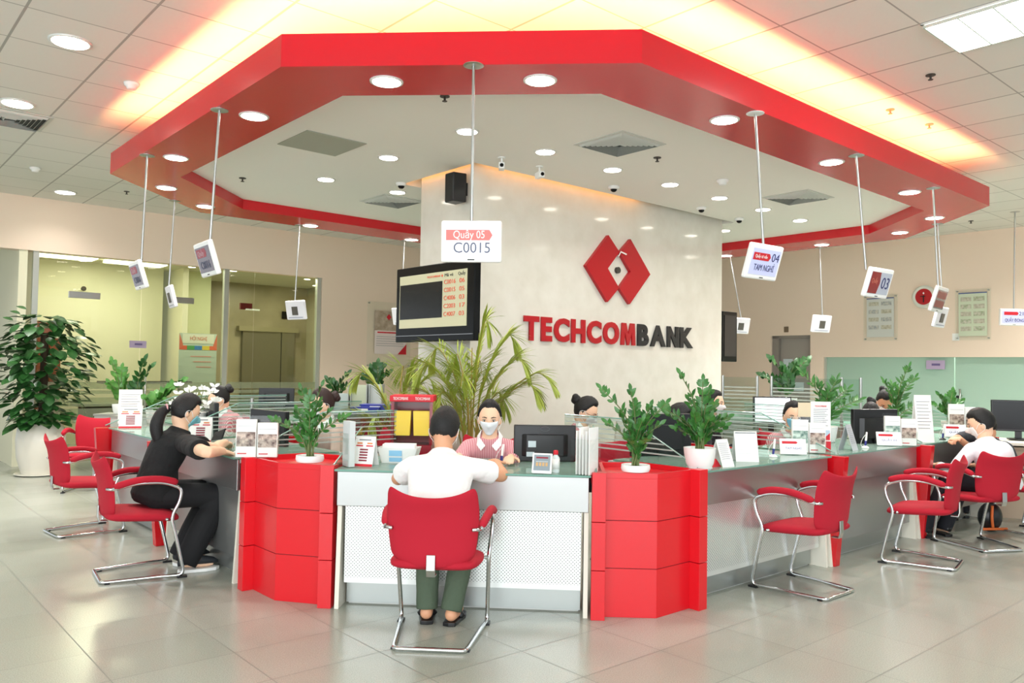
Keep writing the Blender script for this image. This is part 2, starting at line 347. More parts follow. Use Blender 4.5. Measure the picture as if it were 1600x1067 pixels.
for P,Q in ((a,b),(b,b2),(b2,b3),(b3,c0),(c0,c1),(c1,c),(c,d_),(d_,a)):
    for i in range(7): bm.faces.new((P[i],P[(i+1)%7],Q[(i+1)%7],Q[i]))
canopy=obj('canopy_ring',bm,mat('red_lacquer','cd1826',.2)); tag(canopy,'big red octagonal ceiling band hanging around the counters','canopy')
# column
CU0,CU1,CV0,CV1=4.555,8.53,5.83,6.67
COLM=mat('polished_limestone','e2dfd4',.09,vary=(5,'d8d4c7'),spec=.5)
bm=new(); prism(bm,[UV(CU0,CV0),UV(CU1,CV0),UV(CU1,CV1),UV(CU0,CV1)],0,CEIL); struct(obj('wall_centre_column',bm,COLM))
# white inner ceiling with a slot around the column
bm=new()
def loop(poly,z):
    vs=ring(bm,poly,z); return [bm.edges.new((vs[i],vs[(i+1)%len(vs)])) for i in range(len(vs))]
G=.15
SL=[UV(CU0-.1,CV0-G),UV(CU1+.03,CV0-G),UV(CU1+.03,CV1+.2),UV(CU0-.1,CV1+.2)]
e=loop(INN,ZI)+loop(SL,ZI); bmesh.ops.triangle_fill(bm,edges=e,use_beauty=True)
r=bmesh.ops.extrude_face_region(bm,geom=bm.faces[:]); bmesh.ops.translate(bm,verts=[v for v in r['geom'] if isinstance(v,bmesh.types.BMVert)],vec=(0,0,.02))
struct(obj('ceiling_inner_panel',bm,mat('white_ceiling_paint','f0eee6',.8)))
# slot side walls
bm=new()
for i in range(4):
    p,q=SL[i],SL[(i+1)%4]; dd=(q-p).normalized(); n=Vector((dd.y,-dd.x,0))*.02; prism(bm,[p,q,q+n,p+n],ZI+.02,CEIL)
struct(obj('trim_1',bm,mat('white_ceiling_paint')))
# warm cove tubes: on top of the canopy and in the slot of the column
WARM=mat('warm_tube','ffb45a',.5,emit=60,ecol='ffca88')
def cove(name,pts,r,label,m=WARM):
    bm=new(); 
    for p,q in pts: cyl(bm,p,q,r,seg=8)
    return tag(obj(name,bm,m,smooth=True),label,'light')
def ins(i,j,k,f0=0,f1=1,z=3.225):
    p,q=OUT[i],OUT[j]; d=(q-p); n=Vector((-d.y,d.x,0)).normalized()*k; return (p+d*f0+n+Vector((0,0,z)),p+d*f1+n+Vector((0,0,z)))
cove('cove_light',[ins(0,1,.095,.03,.97)],.02,'warm cove light on top of the front side of the red canopy')
cove('cove_light',[ins(1,2,.095,.01,.93)],.02,'warm cove light on top of the right side of the red canopy')
cove('cove_light',[ins(6,0,.095,.13,.99)],.02,'warm cove light on top of the left side of the red canopy')
WARM2=mat('warm_tube_column','ffb45a',.5,emit=6,ecol='ffa848')
cove('cove_light',[(UV(CU0+.1,CV0-.07,3.36),UV(CU0+2.35,CV0-.07,3.36))],.012,'warm cove light along the long face of the column',WARM2)
cove('cove_light',[(UV(CU0-.05,CV0,3.36),UV(CU0-.05,CV1+.19,3.36))],.012,'warm cove light along the narrow left face of the column',WARM2)
# ------------------------------------------------------------------ ceiling fittings
LAMP=mat('lamp_glow','fffaf0',.4,emit=14,ecol='fff6e6'); LRIM=mat('lamp_rim','e9e9e6',.3,.3)
def downlight_proto(r,soft):
    t=thing('downlight','','ceiling light',(0,0,0))
    bm=new(); lathe(bm,[(r*.86,-.001),(r*.9,-.009),(r*1.04,-.007),(r*1.06,0)],seg=32); obj('rim',bm,LRIM,t,smooth=True)
    bm=new(); lathe(bm,[(r*.3,-.0045),(r*.85,-.0045),(r*.87,-.010),(r*.3,-.012)],seg=28); obj('lamp',bm,LAMP,t)
    return t
DL={}
def spot(p,power,col=(1,.97,.92),ang=140):
    l=bpy.data.lights.new('downlight_beam','SPOT'); l.energy=power; l.color=col; l.spot_size=math.radians(ang); l.spot_blend=.8; l.shadow_soft_size=.07
    o=bpy.data.objects.new('downlight_beam',l); COL.objects.link(o); o.location=(p.x,p.y,p.z-.03); return o
proto=downlight_proto(.098,1); used=[0]
def downlight(x,y,z,label,group,power=11,r=.098,pt=None):
    p=pt or at(x,y,z)
    if used[0]==0: proto.location=p; proto['label']=label; proto['group']=group; used[0]=1; o=proto
    else: o=dup(proto,p,0,label,group)
    if r!=.098: o.scale=(r/.098,)*3
    if power: spot(p,power)
    return o
NOTE=[((604,127),'on the front of the red canopy, left of the hanging rod'),((844,125),'on the front of the red canopy, right of the hanging rod'),((397,181),'on the front left side of the red canopy'),((1132,187),'on the front right side of the red canopy'),((275,246),'near the left corner of the red canopy'),((1299,253),'midway along the right side of the red canopy'),((1421,300),'near the right corner of the red canopy'),((260,293),'just past the left corner of the red canopy'),((321,322),'on the back left stretch of the red canopy'),((485,352),'on the back stretch of the canopy above the lobby glass'),((643,374),'on the back stretch of the canopy beside the column'),((1460,340),'just past the right corner of the red canopy'),((1406,363),'on the back right stretch of the red canopy'),((1284,382),'on the back of the canopy above the grey door'),((1134,399),'on the back of the canopy at the edge of the column')]
for (x,y),n in NOTE: downlight(x,y,ZB,'round recessed downlight '+n,'downlights in the red canopy',30 if y<240 else 80 if y<330 else 260)
NOTE=[((730,205),'in the white ceiling behind the hanging rod'),((852,237),'in the white ceiling in front of the column, beside the square vent'),((607,246),'in the white ceiling right of the grey hatch'),((509,280),'in the white ceiling below the grey hatch'),((621,300),'in the white ceiling left of the column above a vent'),((957,265),'in the white ceiling below the big square vent'),((1047,288),'in the white ceiling by the dome cameras'),((1124,309),'in the white ceiling under the white detector'),((1192,327),'in the white ceiling behind the rod of the right sign'),((1250,344),'in the white ceiling furthest right'),((1131,360),'in the white ceiling at the far edge of the column')]
for (x,y),n in NOTE: downlight(x,y,ZI,'round recessed downlight '+n,'downlights in the white ceiling',26,.09)
NOTE=[((110,65),'in the tiled ceiling top left, nearest the camera'),((27,161),'in the tiled ceiling beside the left air vent'),((102,300),'in the tiled ceiling near the left wall')]
for (x,y),n in NOTE: downlight(x,y,CEIL,'round recessed downlight '+n,'downlights in the tiled ceiling',40,.13)
for (u,v,n_) in ((12.0,2.9,'right wall, outer'),(12.0,1.2,'right wall, nearer'),(10.6,1.4,'right aisle'),(1.0,10.9,'left wall, outer'),(1.0,9.2,'left aisle'),(-.4,7.2,'left aisle, nearest')):  # extra downlights out of view, added to brighten the dark walls
    downlight(0,0,CEIL,'unseen downlight added to brighten the walls, tiled ceiling beyond the '+n_,'downlights in the tiled ceiling',190,.13,UV(u,v,CEIL))
# lobby fittings
for x,y in ((108,413),(130,407),(134,439)): downlight(x,y,3.1,'small downlight in the lobby ceiling behind the glass front','lobby downlights',0,.07)
for x,y in ((365,423),(428,428),(480,436),(493,446),(300,417)): downlight(x,y,3.1,'small downlight in the lobby ceiling near the lift','lobby downlights near the lift',0,.07)
for (u,v,pw) in ((3.4,13.8,42),(5.8,13.6,30),(7,15,30)):
    l=bpy.data.lights.new('lobby_light','AREA'); l.size=.6; l.energy=pw; l.color=(1,.96,.84); o=bpy.data.objects.new('lobby_light',l); COL.objects.link(o); o.location=UV(u,v,3.05)
for (u,v) in ((14.4,6),(14.4,2.5)):
    l=bpy.data.lights.new('store_light','AREA'); l.size=.6; l.energy=55; l.color=(.9,1,.93); o=bpy.data.objects.new('store_light',l); COL.objects.link(o); o.location=UV(u,v,2.9)
for i,(x,y) in enumerate(((100,398),(212,409))):
    p=at(x,y,3.095); bm=new(); box(bm,p.x-.45,p.y-.22,3.05,p.x+.45,p.y+.22,3.09,rz=R45); tag(obj('fluorescent_panel',bm,mat('panel_glow','fdfff0',.5,emit=3)),('bright ceiling light panel in the lobby, left one','bright ceiling light panel in the lobby behind the hanging sign')[i],'ceiling light')
# fluorescent troffer top right
t=thing('troffer_light','square recessed fluorescent light with louvres, top right','ceiling light',UV(5.755+.3,.265+.605+.3-.0,CEIL),R45)
c=at(1545,30,CEIL); cu_,cv_=uv(c); 
u0=1.52+.605*round((uv(at(1452,38,CEIL))[0]-1.52)/.605); v1=2.08+.605*round((uv(at(1452,38,CEIL))[1]-2.08)/.605)
t.location=UV(u0+.3025,v1-.605,CEIL)
bm=new(); box(bm,-.28,-.585,-.012,.28,.585,-.006); obj('diffuser',bm,mat('troffer_glow','fbfff6',.5,emit=4),t)
bm=new()
for i in range(7): box(bm,-.285,-.585+i*.195-.004,-.03,.285,-.585+i*.195+.004,-.012)
for i in range(3): box(bm,-.285+i*.283-.004,-.59,-.03,-.285+i*.283+.004,.59,-.012)
obj('louvre',bm,mat('louvre_alu','e8ece4',.2,.6),t)
bm=new(); box(bm,-.3,-.6,-.01,-.285,.6,0); box(bm,.285,-.6,-.01,.3,.6,0); box(bm,-.3,-.6,-.01,.3,-.585,0); box(bm,-.3,.585,-.01,.3,.6,0); obj('frame',bm,LRIM,t)
l=bpy.data.lights.new('troffer_beam','AREA'); l.shape='RECTANGLE'; l.size=.55;l.size_y=1.15; l.energy=40; o=bpy.data.objects.new('troffer_beam',l); COL.objects.link(o); o.location=UV(u0+.3025,v1-.605,CEIL-.04); o.rotation_euler=(0,0,R45)
# air diffusers
VW_=mat('vent_white','c9cbc3',.5); VD=mat('vent_dark','4b4c48',.7)
def vent(px,py,z,s,label,rz=R45):
    p=at(px,py,z); t=thing('air_vent',label,'vent',p,rz,'square ceiling air vents')
    bm=new(); box(bm,-s,-s,-.004,s,s,-.001); obj('backing',bm,VD,t)
    bm=new()
    for k in range(7):
        a=s*(1-k*.13); b=a-.018; zz=-.012-.004*(k%2)
        for q in range(4):
            R=Matrix.Rotation(q*math.pi/2,3,'Z'); slab(bm,[R@Vector((-a,-a,-.002)),R@Vector((a,-a,-.002)),R@Vector((b,-b,-.024)),R@Vector((-b,-b,-.024))],(0,0,.002))
    obj('louvres',bm,VW_,t)
    bm=new(); 
    for q in range(4):
        R=Matrix.Rotation(q*math.pi/2,3,'Z'); slab(bm,[R@Vector((-s-.03,-s-.03,-.006)),R@Vector((s+.03,-s-.03,-.006)),R@Vector((s,-s,-.008)),R@Vector((-s,-s,-.008))],(0,0,.006))
    obj('rim',bm,VW_,t)
vent(968,225,ZI,.24,'square white louvred air vent in the white ceiling above the column')
vent(613,314,ZI,.24,'square louvred air vent in the white ceiling left of the column')
vent(1246,308,ZI,.24,'square louvred air vent in the white ceiling, right side')
vent(15,184,CEIL,.27,'square louvred air vent in the tiled ceiling at far left')
p=at(503,224,ZI); bm=new(); box(bm,p.x-.27,p.y-.27,ZI-.008,p.x+.27,p.y+.27,ZI-.001,rz=R45); tag(obj('ceiling_hatch',bm,mat('hatch_grey','a9ab9c',.7)),'plain grey square access hatch in the white ceiling','hatch')
# detectors, sprinklers, cameras
def detector(px,py,z,label):
    p=at(px,py,z); bm=new(); lathe(bm,[(.03,-.05),(.036,-.045),(.04,-.03),(.055,-.02),(.06,-.001)],seg=20); tag(obj('smoke_detector',bm,WHT,smooth=True),label,'smoke detector','smoke detectors').location=p
detector(206,130,CEIL,'white smoke detector beside the left cove light'); detector(55,262,CEIL,'white smoke detector near the left wall'); detector(1129,281,ZI,'white smoke detector in the white ceiling right of the dome camera')
def sprinkler(px,py,z,label,m=BLK):
    p=at(px,py,z); bm=new(); cyl(bm,(0,0,0),(0,0,-.006),.034,seg=16); cyl(bm,(0,0,-.006),(0,0,-.035),.008,seg=8); cyl(bm,(0,0,-.035),(0,0,-.038),.018,seg=12); o=tag(obj('sprinkler_head',bm,m,smooth='auto'),label,'sprinkler','sprinkler heads'); o.location=p
DK=mat('dark_bronze','3b362f',.5)
sprinkler(695,150,ZI,'sprinkler head at the front edge of the white ceiling',DK); sprinkler(379,278,ZI,'sprinkler head in the white ceiling near the left corner',DK); sprinkler(1027,246,ZI,'sprinkler head beside the big square vent',DK)
sprinkler(1454,117,CEIL,'dark sprinkler head in the tiled ceiling below the square light',DK); sprinkler(1391,171,CEIL,'sprinkler head beside the right cove light',mat('tan_metal','a88f6d',.5)); sprinkler(1517,345,CEIL,'sprinkler head near the right wall',DK); sprinkler(198,299,CEIL,'sprinkler head near the left wall',DK); sprinkler(1452,194,CEIL,'faint sprinkler head further along the right tiled ceiling',mat('tan_metal'))
def dome(px,py,label):
    p=at(px,py,ZI); t=thing('dome_camera',label,'camera',p,0,'dome cameras in the white ceiling')
    bm=new(); lathe(bm,[(.055,0),(.055,-.02),(.045,-.03),(.03,-.032)],seg=20); obj('housing',bm,WHT,t,smooth=True)
    bm=new(); ball(bm,(0,0,-.03),(.034,.034,.03)); obj('lens_dome',bm,BLG,t,smooth=True)
dome(959,291,'dome camera right in front of the column cove'); dome(1096,324,'dome camera near the right edge of the column'); dome(1155,341,'dome camera furthest right'); dome(627,286,'dome camera left of the column')
def bullet(px,py,label,rz):
    p=at(px,py,ZI); t=thing('wall_camera',label,'camera',p,rz,'small white cameras on ceiling brackets')
    bm=new(); cyl(bm,(0,0,0),(0,0,-.008),.035); cyl(bm,(0,0,-.008),(0,0,-.06),.008); obj('bracket',bm,WHT,t,smooth='auto')
    bm=new(); box(bm,-.025,-.06,-.11,.025,.05,-.055); obj('body',bm,WHT,t,bev=.006)
    bm=new(); cyl(bm,(0,-.06,-.083),(0,-.066,-.083),.017); obj('lens',bm,BLG,t)
bullet(784,246,'small white camera hanging at the corner of the column',0.1); bullet(843,260,'small white camera hanging right of the column corner',.5)
# ------------------------------------------------------------------ column fittings
LRED=mat('sign_red','b30d1b',.3); LBLK=mat('sign_black','16171b',.3); LSIDE=mat('sign_side','d98f79',.4)
MV=Vector((1,-1,0))/2**.5     # outward normal of the long face
rotv=(math.pi/2,0,R45)
s=thing('wall_lettering','red and black raised block letters on the stone column','sign',UV(5.2,CV0-.002,1.8),R45)
us=5.205; ue=7.925; split=uv(atuv(993,520,v=CV0))[0]
def poly_letter(c):
    P={'M':[(0,0),(.21,0),(.24,.6),(.4,0),(.52,0),(.68,.6),(.71,0),(.92,0),(.86,1),(.6,1),(.46,.48),(.32,1),(.06,1)],
       'N':[(0,0),(.2,0),(.2,.58),(.52,0),(.72,0),(.72,1),(.52,1),(.52,.42),(.2,1),(0,1)]}[c]
    bm=new(); prism(bm,[(x*.3,y*.25) for x,y in P],-.009,.009); bmesh.ops.recalc_face_normals(bm,faces=bm.faces); me=bpy.data.meshes.new('letter'); bm.to_mesh(me); bm.free(); return me
def word(wd,a,b,m,bold):
    ms=[poly_letter(c) if c in 'MN' else text_mesh(c,.35,.009,bold) for c in wd]; ws=[]; gap=.03
    for me in ms:
        xs=[v.co.x for v in me.vertices]; ws.append((min(xs),max(xs)))
    tot=sum(q-p for p,q in ws); k=(b-a-gap*(len(wd)-1))/tot; x=a
    for c,me,(p,q) in zip(wd,ms,ws):
        ys=[v.co.y for v in me.vertices]; y0,y1=min(ys),max(ys)
        for v in me.vertices: v.co.x=(v.co.x-p)*k; v.co.y=(v.co.y-y0)/(y1-y0)*.243-.1215
        me.materials.clear(); me.materials.append(m)
        o=bpy.data.objects.new('letter',me); COL.objects.link(o); o.parent=s; o.location=(x-us,-.014,0); o.rotation_euler=(math.pi/2,0,0); x+=(q-p)*k+gap
word('TECHCOM',us,split-.02,LRED,.016); word('BANK',split+.02,ue,LBLK,.016)
# emblem: two overlapping lozenges with a lozenge opening
em=thing('wall_emblem','red emblem of two joined lozenges above the letters','emblem',UV(6.56,CV0-.002,2.49),R45)
def emb(poly): 
    bm=new(); slab(bm,[(x,-.04,z) for x,z in poly],(0,.04,0)); return bm
hw,hh=.345,.355; dx=.18
def half(s_): # chevron-like half with notch of the inner opening
    iw,ih=.185,.19
    return [(s_*.0,ih+.005),(s_*dx,hh+.005),(s_*(dx+hw),0),(s_*dx,-hh-.005),(0,-ih-.005),(s_*iw,0)]
o=obj('lozenge',emb([(0,.174),(-.18,.36),(-.53,.02),(-.19,-.355),(0,-.165),(-.09,.02)] if 0 else half(-1)),LRED,em); o=obj('lozenge',emb(half(1)),LRED,em)
bm=new(); cyl(bm,(0,-.0,-.0),(0,-.03,0),.035,seg=20); obj('dark_knob',bm,DK,em,smooth='auto')
bm=new(); slab(bm,[(-.03,-.06,.14),(0,-.06,.19),(.09,-.06,.17),(.1,-.06,.185),(.0,-.06,.205),(-.04,-.06,.15)],(0,.004,0)); obj('ribbon',bm,mat('white_ribbon','f6f0ea',.5),em)
# speaker on the narrow face
p=atuv(735,280,u=CU0); t=thing('wall_speaker','black loudspeaker bracketed high on the left face of the column','speaker',UV(CU0,CV0+.1,2.93),-R45)
# local -y looks away from the narrow face
bm=new(); prism(bm,[(-.07,-.2),(.06,-.2),(.085,-.06),(-.085,-.06)],.0,.27); obj('cabinet',bm,BLK,t,bev=.01)
bm=new(); box(bm,-.02,-.07,.08,.02,0,.2); obj('bracket',bm,BLK,t)
# ================================================================== hanging number displays
SCRN=mat('display_white','f4f5fb',.3,emit=.1,ecol='eef0fb'); SCRD=mat('display_dim','5a5560',.25); SRED=mat('display_red','c8202c',.4); SGRY=mat('display_grey','4a5068',.4)
SBLU=mat('display_blue','2a2f66',.4); SREDD=mat('display_dark_red','8c2a2a',.4); QRB=mat('back_plate','55524c',.5)
def display(toppx,ztop,botpx,rz,label,kind,rodpx=None,tilt=.25,depth=None,w=.35,h=.235,zt=None,roll=0,group='number displays on rods'):
    T=at(*toppx,ztop); dx=ray(*botpx); Bp=Vector((0,0,CZ))+dx*(((depth or T.y))/dx.y)
    t=thing('number_display',label,'display',Bp,0,group)
    off=T-Bp; rb=Vector((0,0,0))
    if rodpx: dr=ray(*rodpx); rb=Vector((0,0,CZ))+dr*(Bp.y/dr.y)-Bp+Vector((0,0,-.012))
    bm=new(); cyl(bm,off,rb,.009,seg=10); obj('rod',bm,STL,t,smooth='auto')
    bm=new(); lathe(bm,[(.045,-.006),(.06,-.003),(.06,.0)],off,20); obj('ceiling_plate',bm,STL if kind!='04' else WHT,t)
    E_=Euler((tilt,roll,rz)); R=E_.to_matrix()
    def pp(name,bm,m,bev=0):
        bmesh.ops.transform(bm,matrix=R.to_4x4(),verts=bm.verts); return obj(name,bm,m,t,bev=bev)
    bm=new(); box(bm,-w/2,-.016,-h,w/2,.02,.004); pp('housing',bm,WHT if kind!='back' else mat('back_housing','e4e4ea',.5),.012)
    def tx(s,size,m,x,z,wf=None):
        me=text_mesh(s,size,.0006)
        if wf:
            xs=[v.co.x for v in me.vertices]; k=wf/(max(xs)-min(xs))
            for v in me.vertices: v.co.x*=k
        me.transform(Matrix.Translation((x,-.0195,z))@Matrix.Rotation(math.pi/2,4,'X')); me.transform(R.to_4x4())
        me.materials.clear(); me.materials.append(m); o=bpy.data.objects.new('lettering',me); COL.objects.link(o); o.parent=t
    if kind=='back':
        bm=new(); box(bm,-.05,.018,-h*.75,.05,.03,-h*.3); pp('back_plate',bm,QRB)
        bm=new(); box(bm,-.13,.018,-h*.9,.13,.024,-h*.86); pp('cable_cover',bm,mat('grey_strip','9a9fae',.5)); return t
    bm=new(); box(bm,-w/2+.024,-.018,-h+.032,w/2-.024,-.012,-.028); pp('screen',bm,(SCRN if kind=='05' else mat('display_bluish','c3c7ec',.3,emit=.1,ecol='c3c7ec')) if kind not in('03','02','dim') else mat('screen_'+kind,'b9bcc9' if kind=='03' else '6b6068',.2),0)
    def ban(x0,x1,z0,z1,m):
        bm=new(); zz=(z0+z1)/2; slab(bm,[(x0,-.019,z0),(x1,-.019,z0),(x1+.018,-.019,zz),(x1,-.019,z1),(x0,-.019,z1)],(0,.002,0)); pp('banner',bm,m)
    if kind=='05':
        ban(-.145,.105,-.11,-.05,mat('display_coral','ec6f68',.4)); tx('Quầy 05',.062,WHT,-.012,-.079,.18); tx('C0015',.085,SGRY,.005,-.155,.21)
    elif kind=='04':
        ban(-.14,.03,-.105,-.055,SRED); tx('Quầy tư vấn',.03,WHT,-.055,-.08,.13); tx('04',.08,SBLU,.1,-.08,.08); tx('TAM NGHỈ',.06,SBLU,0,-.155,.22)
    elif kind=='03':
        ban(-.15,-.02,-.2,-.028,SREDD); tx('03',.13,SBLU,.08,-.115,.11); tx('Quầy',.05,mat('display_rust','c0705c',.4),-.085,-.1,.09)
    elif kind=='02':
        ban(-.15,.12,-.105,-.04,SREDD); ban(-.15,.12,-.19,-.125,SREDD)
    elif kind=='dim':
        ban(-.13,.06,-.1,-.04,mat('display_maroon','9a3540',.4)); tx('Quầy',.05,mat('display_pale','b9a0a5',.4),-.04,-.072,.13); tx('C0016',.075,SGRY,0,-.155,.2)
    elif kind=='21':
        ban(-.15,.04,-.08,-.035,SRED); tx('21',.07,SBLU,.1,-.06,.06); tx('QUẦY ĐÓNG',.06,SBLU,0,-.15,.27)
    bm=new(); box(bm,-.02,-.018,-h+.012,.02,-.0155,-h+.018); pp('maker_mark',bm,BPR)
    return t
display((740,102),ZB,(737,346),0,'white number display reading 05 and C0015, hanging centre front','05',None,.06)
display((1180,177),ZB,(1199,383),.72,'white number display reading 04, hanging over the right desks','04',(1193,383),.3)
display((1338,243),ZB,(1378,420),.72,'white number display reading 03, hanging right of display 04','03',(1353,419),.3)
display((1458,294),ZB,(1473,449),.9,'white number display with dark red screen, hanging furthest right before the wall clock','02',(1466,449),.3)
display((343,172),ZB,(316,379),-.85,'white number display with dim screen, hanging lower of the two on the left','dim',(328,379),.3)
display((230,243),ZB,(210,409),-.85,'white number display with orange and grey screen, furthest left in front of the lobby glass','dim',(221,409),.3)
display((273,314),ZB,(264,447),2.2,'back of a number display hanging in front of the yellow lobby wall','back',None,-.25)
display((468,352),ZB,(461,470),2.6,'back of a number display hanging in front of the lift stone wall','back',None,-.2)
display((632,376),ZB,(627,481),2.6,'back of a number display half hidden behind the television','back',None,-.2)
display((1281,387),ZB,(1285,493),-2.6,'back of a number display hanging above the grey door','back',None,-.2)
display((1465,350),ZB,(1473,480),-2.3,'back of a number display hanging just under the dark red display','back',None,-.25)
display((1141,400),ZB,(1158,497),-2.6,'back of a number display showing beside the right television','back',None,-.2)
display((1586,331),CEIL,(1584,483),.18,'white number display reading 21, cut by the right edge of the frame','21',None,.05,w=.4,h=.22)
# ================================================================== televisions
def tvpt(x,y,u): return atuv(x,y,u=u)
p0=tvpt(619,477,4.2); p1=tvpt(741,468,4.2); wv=(p1-p0).length; zt=tvpt(741,403,4.2).z; zb=tvpt(741,532,4.2).z
t=thing('television','black flat television with the queue list, beside the column','television',((p0+p1)/2).xy.to_3d()+Vector((0,0,zb)),-R45)
hh_=zt-zb
bm=new(); box(bm,-wv/2,0,0,wv/2,.07,hh_); obj('cabinet',bm,BLG,t,bev=.008)
bm=new(); box(bm,-wv/2+.01,-.012,.055,wv/2-.01,.0,.062); obj('silver_trim',bm,mat('silver','9a9ca0',.3,.8),t)
sx0,sx1,sz0,sz1=-wv/2+.065,wv/2-.1,.13,hh_-.08
bm=new(); box(bm,sx0,-.004,sz0,sx1,.01,sz1); obj('screen',bm,mat('tv_screen','b5b394',.25,emit=.32,ecol='b9b796'),t)
sw=sx1-sx0; sh=sz1-sz0
bm=new(); box(bm,sx0+.01,-.006,sz0+sh*.17,sx0+sw*.66,.0,sz0+sh*.83); obj('video_panel',bm,mat('tv_black','0d0e0c',.2),t)
TR=mat('tv_red','c8452a',.4,emit=.3,ecol='c8452a')
for i,(a,b) in enumerate((('C0016','06'),('C0015','05'),('C4006','03'),('C2003','17'),('C4007','03'))):
    z=sz0+sh*(.80-.145*i)
    text('lettering',a,.055,TR,t,(sx0+sw*.765,-.006,z),wfit=sw*.16); text('lettering',b,.055,TR,t,(sx0+sw*.935,-.006,z),wfit=sw*.07)
text('lettering','Mã vé',.04,BPR,t,(sx0+sw*.75,-.006,sz0+sh*.925),wfit=sw*.12); text('lettering','Quầy',.04,BPR,t,(sx0+sw*.93,-.006,sz0+sh*.925),wfit=sw*.1)
text('lettering','TECHCOMBANK',.025,TR,t,(sx0+sw*.53,-.006,sz0+sh*.925),wfit=sw*.2)
bm=new(); slab(bm,[(sx0+sw*.655+a*.012,-.006,sz0+sh*.925+b*.014) for a,b in ((-1,0),(0,-1),(1,0),(0,1))],(0,.002,0)); obj('emblem_mark',bm,TR,t)
bm=new(); box(bm,-.1,.07,hh_*.4,.1,.3,hh_*.6); obj('wall_bracket',bm,BLK,t)
p=atuv(1128,487,v=6.2); q=atuv(1152,487,v=6.2); z1=atuv(1140,487,v=6.2).z; z0=atuv(1140,565,v=6.2).z
t=thing('television','black television seen nearly edge-on at the far side of the column','television',(q.x,q.y,z0),R45)
bm=new(); box(bm,-.34,0,0,0,.09,z1-z0); obj('cabinet',bm,BLG,t,bev=.008)
bm=new(); box(bm,-.3,-.006,.07,-.03,.002,z1-z0-.05); obj('screen',bm,mat('screen_off','1b1e20',.08),t); bm=new(); box(bm,-.5,.02,.3,-.3,.08,.42); obj('wall_bracket',bm,BLK,t)  # bracket added to join the set to the column
# ================================================================== things on the walls
def wallthing(name,label,cat,a,b,c,d,plane,group=None):   # centre + size from two px corners
    P=atuv(a,b,**plane); Q=atuv(c,d,**plane); w=(Vector((P.x,P.y,0))-Vector((Q.x,Q.y,0))).length; h=P.z-Q.z
    M_=(P+Q)/2; t=thing(name,label,cat,(M_.x,M_.y,(P.z+Q.z)/2),R45 if 'v' in plane else -R45,group); return t,w,abs(h)
def flat(name,m,t,x0,z0,x1,z1,y=-.004,th=.003): 
    return bx(name,m,t,x0,y,z0,x1,y+th,z1)
PINS=STL
def pins(t,w,h):
    bm=new()
    for sx in (-1,1):
        for sz in (-1,1): cyl(bm,(sx*(w/2-.03),0,sz*(h/2-.03)),(sx*(w/2-.03),-.04,sz*(h/2-.03)),.011,seg=8)
    obj('standoff_pins',bm,PINS,t)
t,w,h=wallthing('framed_poster','acrylic framed advertising poster on the back wall left of the column','poster',574,470,640,574,dict(v=VW-.005))
flat('acrylic_plate',ACR,t,-w/2,-h/2,w/2,h/2,-.016,.006); pins(t,w,h)
pw=w*.72; flat('photo',mat('poster_photo','cdbfae',.6,vary=(9,'9d8a72')),t,-pw/2+.02,h*.06,pw/2+.02,h*.36,-.022); flat('notice_text',mat('poster_pale','efe3e0',.6),t,-pw/2+.02,-h*.3,pw/2+.02,h*.06,-.03)
bm=new(); slab(bm,[(pw/2+.02,-.040,-h*.3),(pw/2-.16,-.040,-h*.3),(pw/2+.02,-.040,-h*.14)],(0,.003,0)); obj('red_corner',bm,RPR,t)
bm=new(); slab(bm,[(-.03+a*.05,-.040,h*.27+b*.055) for a,b in ((-1,0),(0,-1),(1,0),(0,1))],(0,.003,0)); obj('emblem_mark',bm,RPR,t)
for k in range(5): flat('text_line',GPR,t,-pw/2+.05,-h*(.03+.035*k)-.006,pw/2-.04,-h*(.03+.035*k),-.038)
flat('headline',RPR,t,-pw/2+.07,h*.02,pw/2-.03,h*.04,-.038)
for nm,lab,c,tint in (('currency_poster','grey banknote sample poster in an acrylic plate, left of the wall clock',(1350,462,1403,532),('d3d6cf','8f9aa0')),('currency_poster','green banknote sample poster in an acrylic plate, right of the wall clock',(1493,453,1549,531),('cfdac0','8fa078'))):
    t,w,h=wallthing(nm,lab,'poster',*c,dict(u=UW-.005),'banknote posters on the right wall')
    flat('acrylic_plate',ACR,t,-w/2,-h/2,w/2,h/2,-.016,.006); pins(t,w,h)
    flat('sheet',mat('sheet_'+tint[0],tint[0],.6),t,-w*.4,-h*.42,w*.4,h*.43,-.02)
    flat('top_strip',mat('strip_blue','4f5e92',.6),t,-w*.4,h*.41,w*.4,h*.43,-.024)
    for r_ in range(5 if tint[0]=='cfdac0' else 4):
        for c_ in range(2):
            x=-w*.34+c_*w*.37; z=h*.26-r_*h*(.145 if tint[0]=='cfdac0' else .17); flat('banknote_picture',mat('note_'+tint[1]+str((r_+c_)%2),tint[1] if (r_+c_)%2 else 'a8a68c',.6,vary=(30,'d5d2c2')),t,x,z,x+w*.3,z+h*.085,-.024)
# wall clock
t,w,h=wallthing('wall_clock','round wall clock with a red face and pale rim on the right wall','clock',1428,447,1462,481,dict(u=UW-.005))
r=h/2+.0
bm=new(); lathe(bm,[(r,0),(r,.03),(r-.02,.045),(r-.055,.04)],(0,0,0),32,(0,-1,0)); obj('rim',bm,mat('clock_rim','dfe0d4',.35),t,smooth='auto')
bm=new(); lathe(bm,[(r-.055,.0),(r-.055,.042)],(0,0,0),32,(0,-1,0)); obj('face',bm,mat('clock_red','b81a1f',.4),t)
bm=new(); box(bm,-.008,-.05,-.09,.008,-.045,.02); box(bm,-.05,-.05,.0,.03,-.045,.012); obj('hands',bm,BLK,t)
bm=new(); slab(bm,[(a*.014,-.048,.055+b*.018) for a,b in ((-1,0),(0,-1),(1,0),(0,1))],(0,.003,0)); obj('emblem_mark',bm,WHT,t)
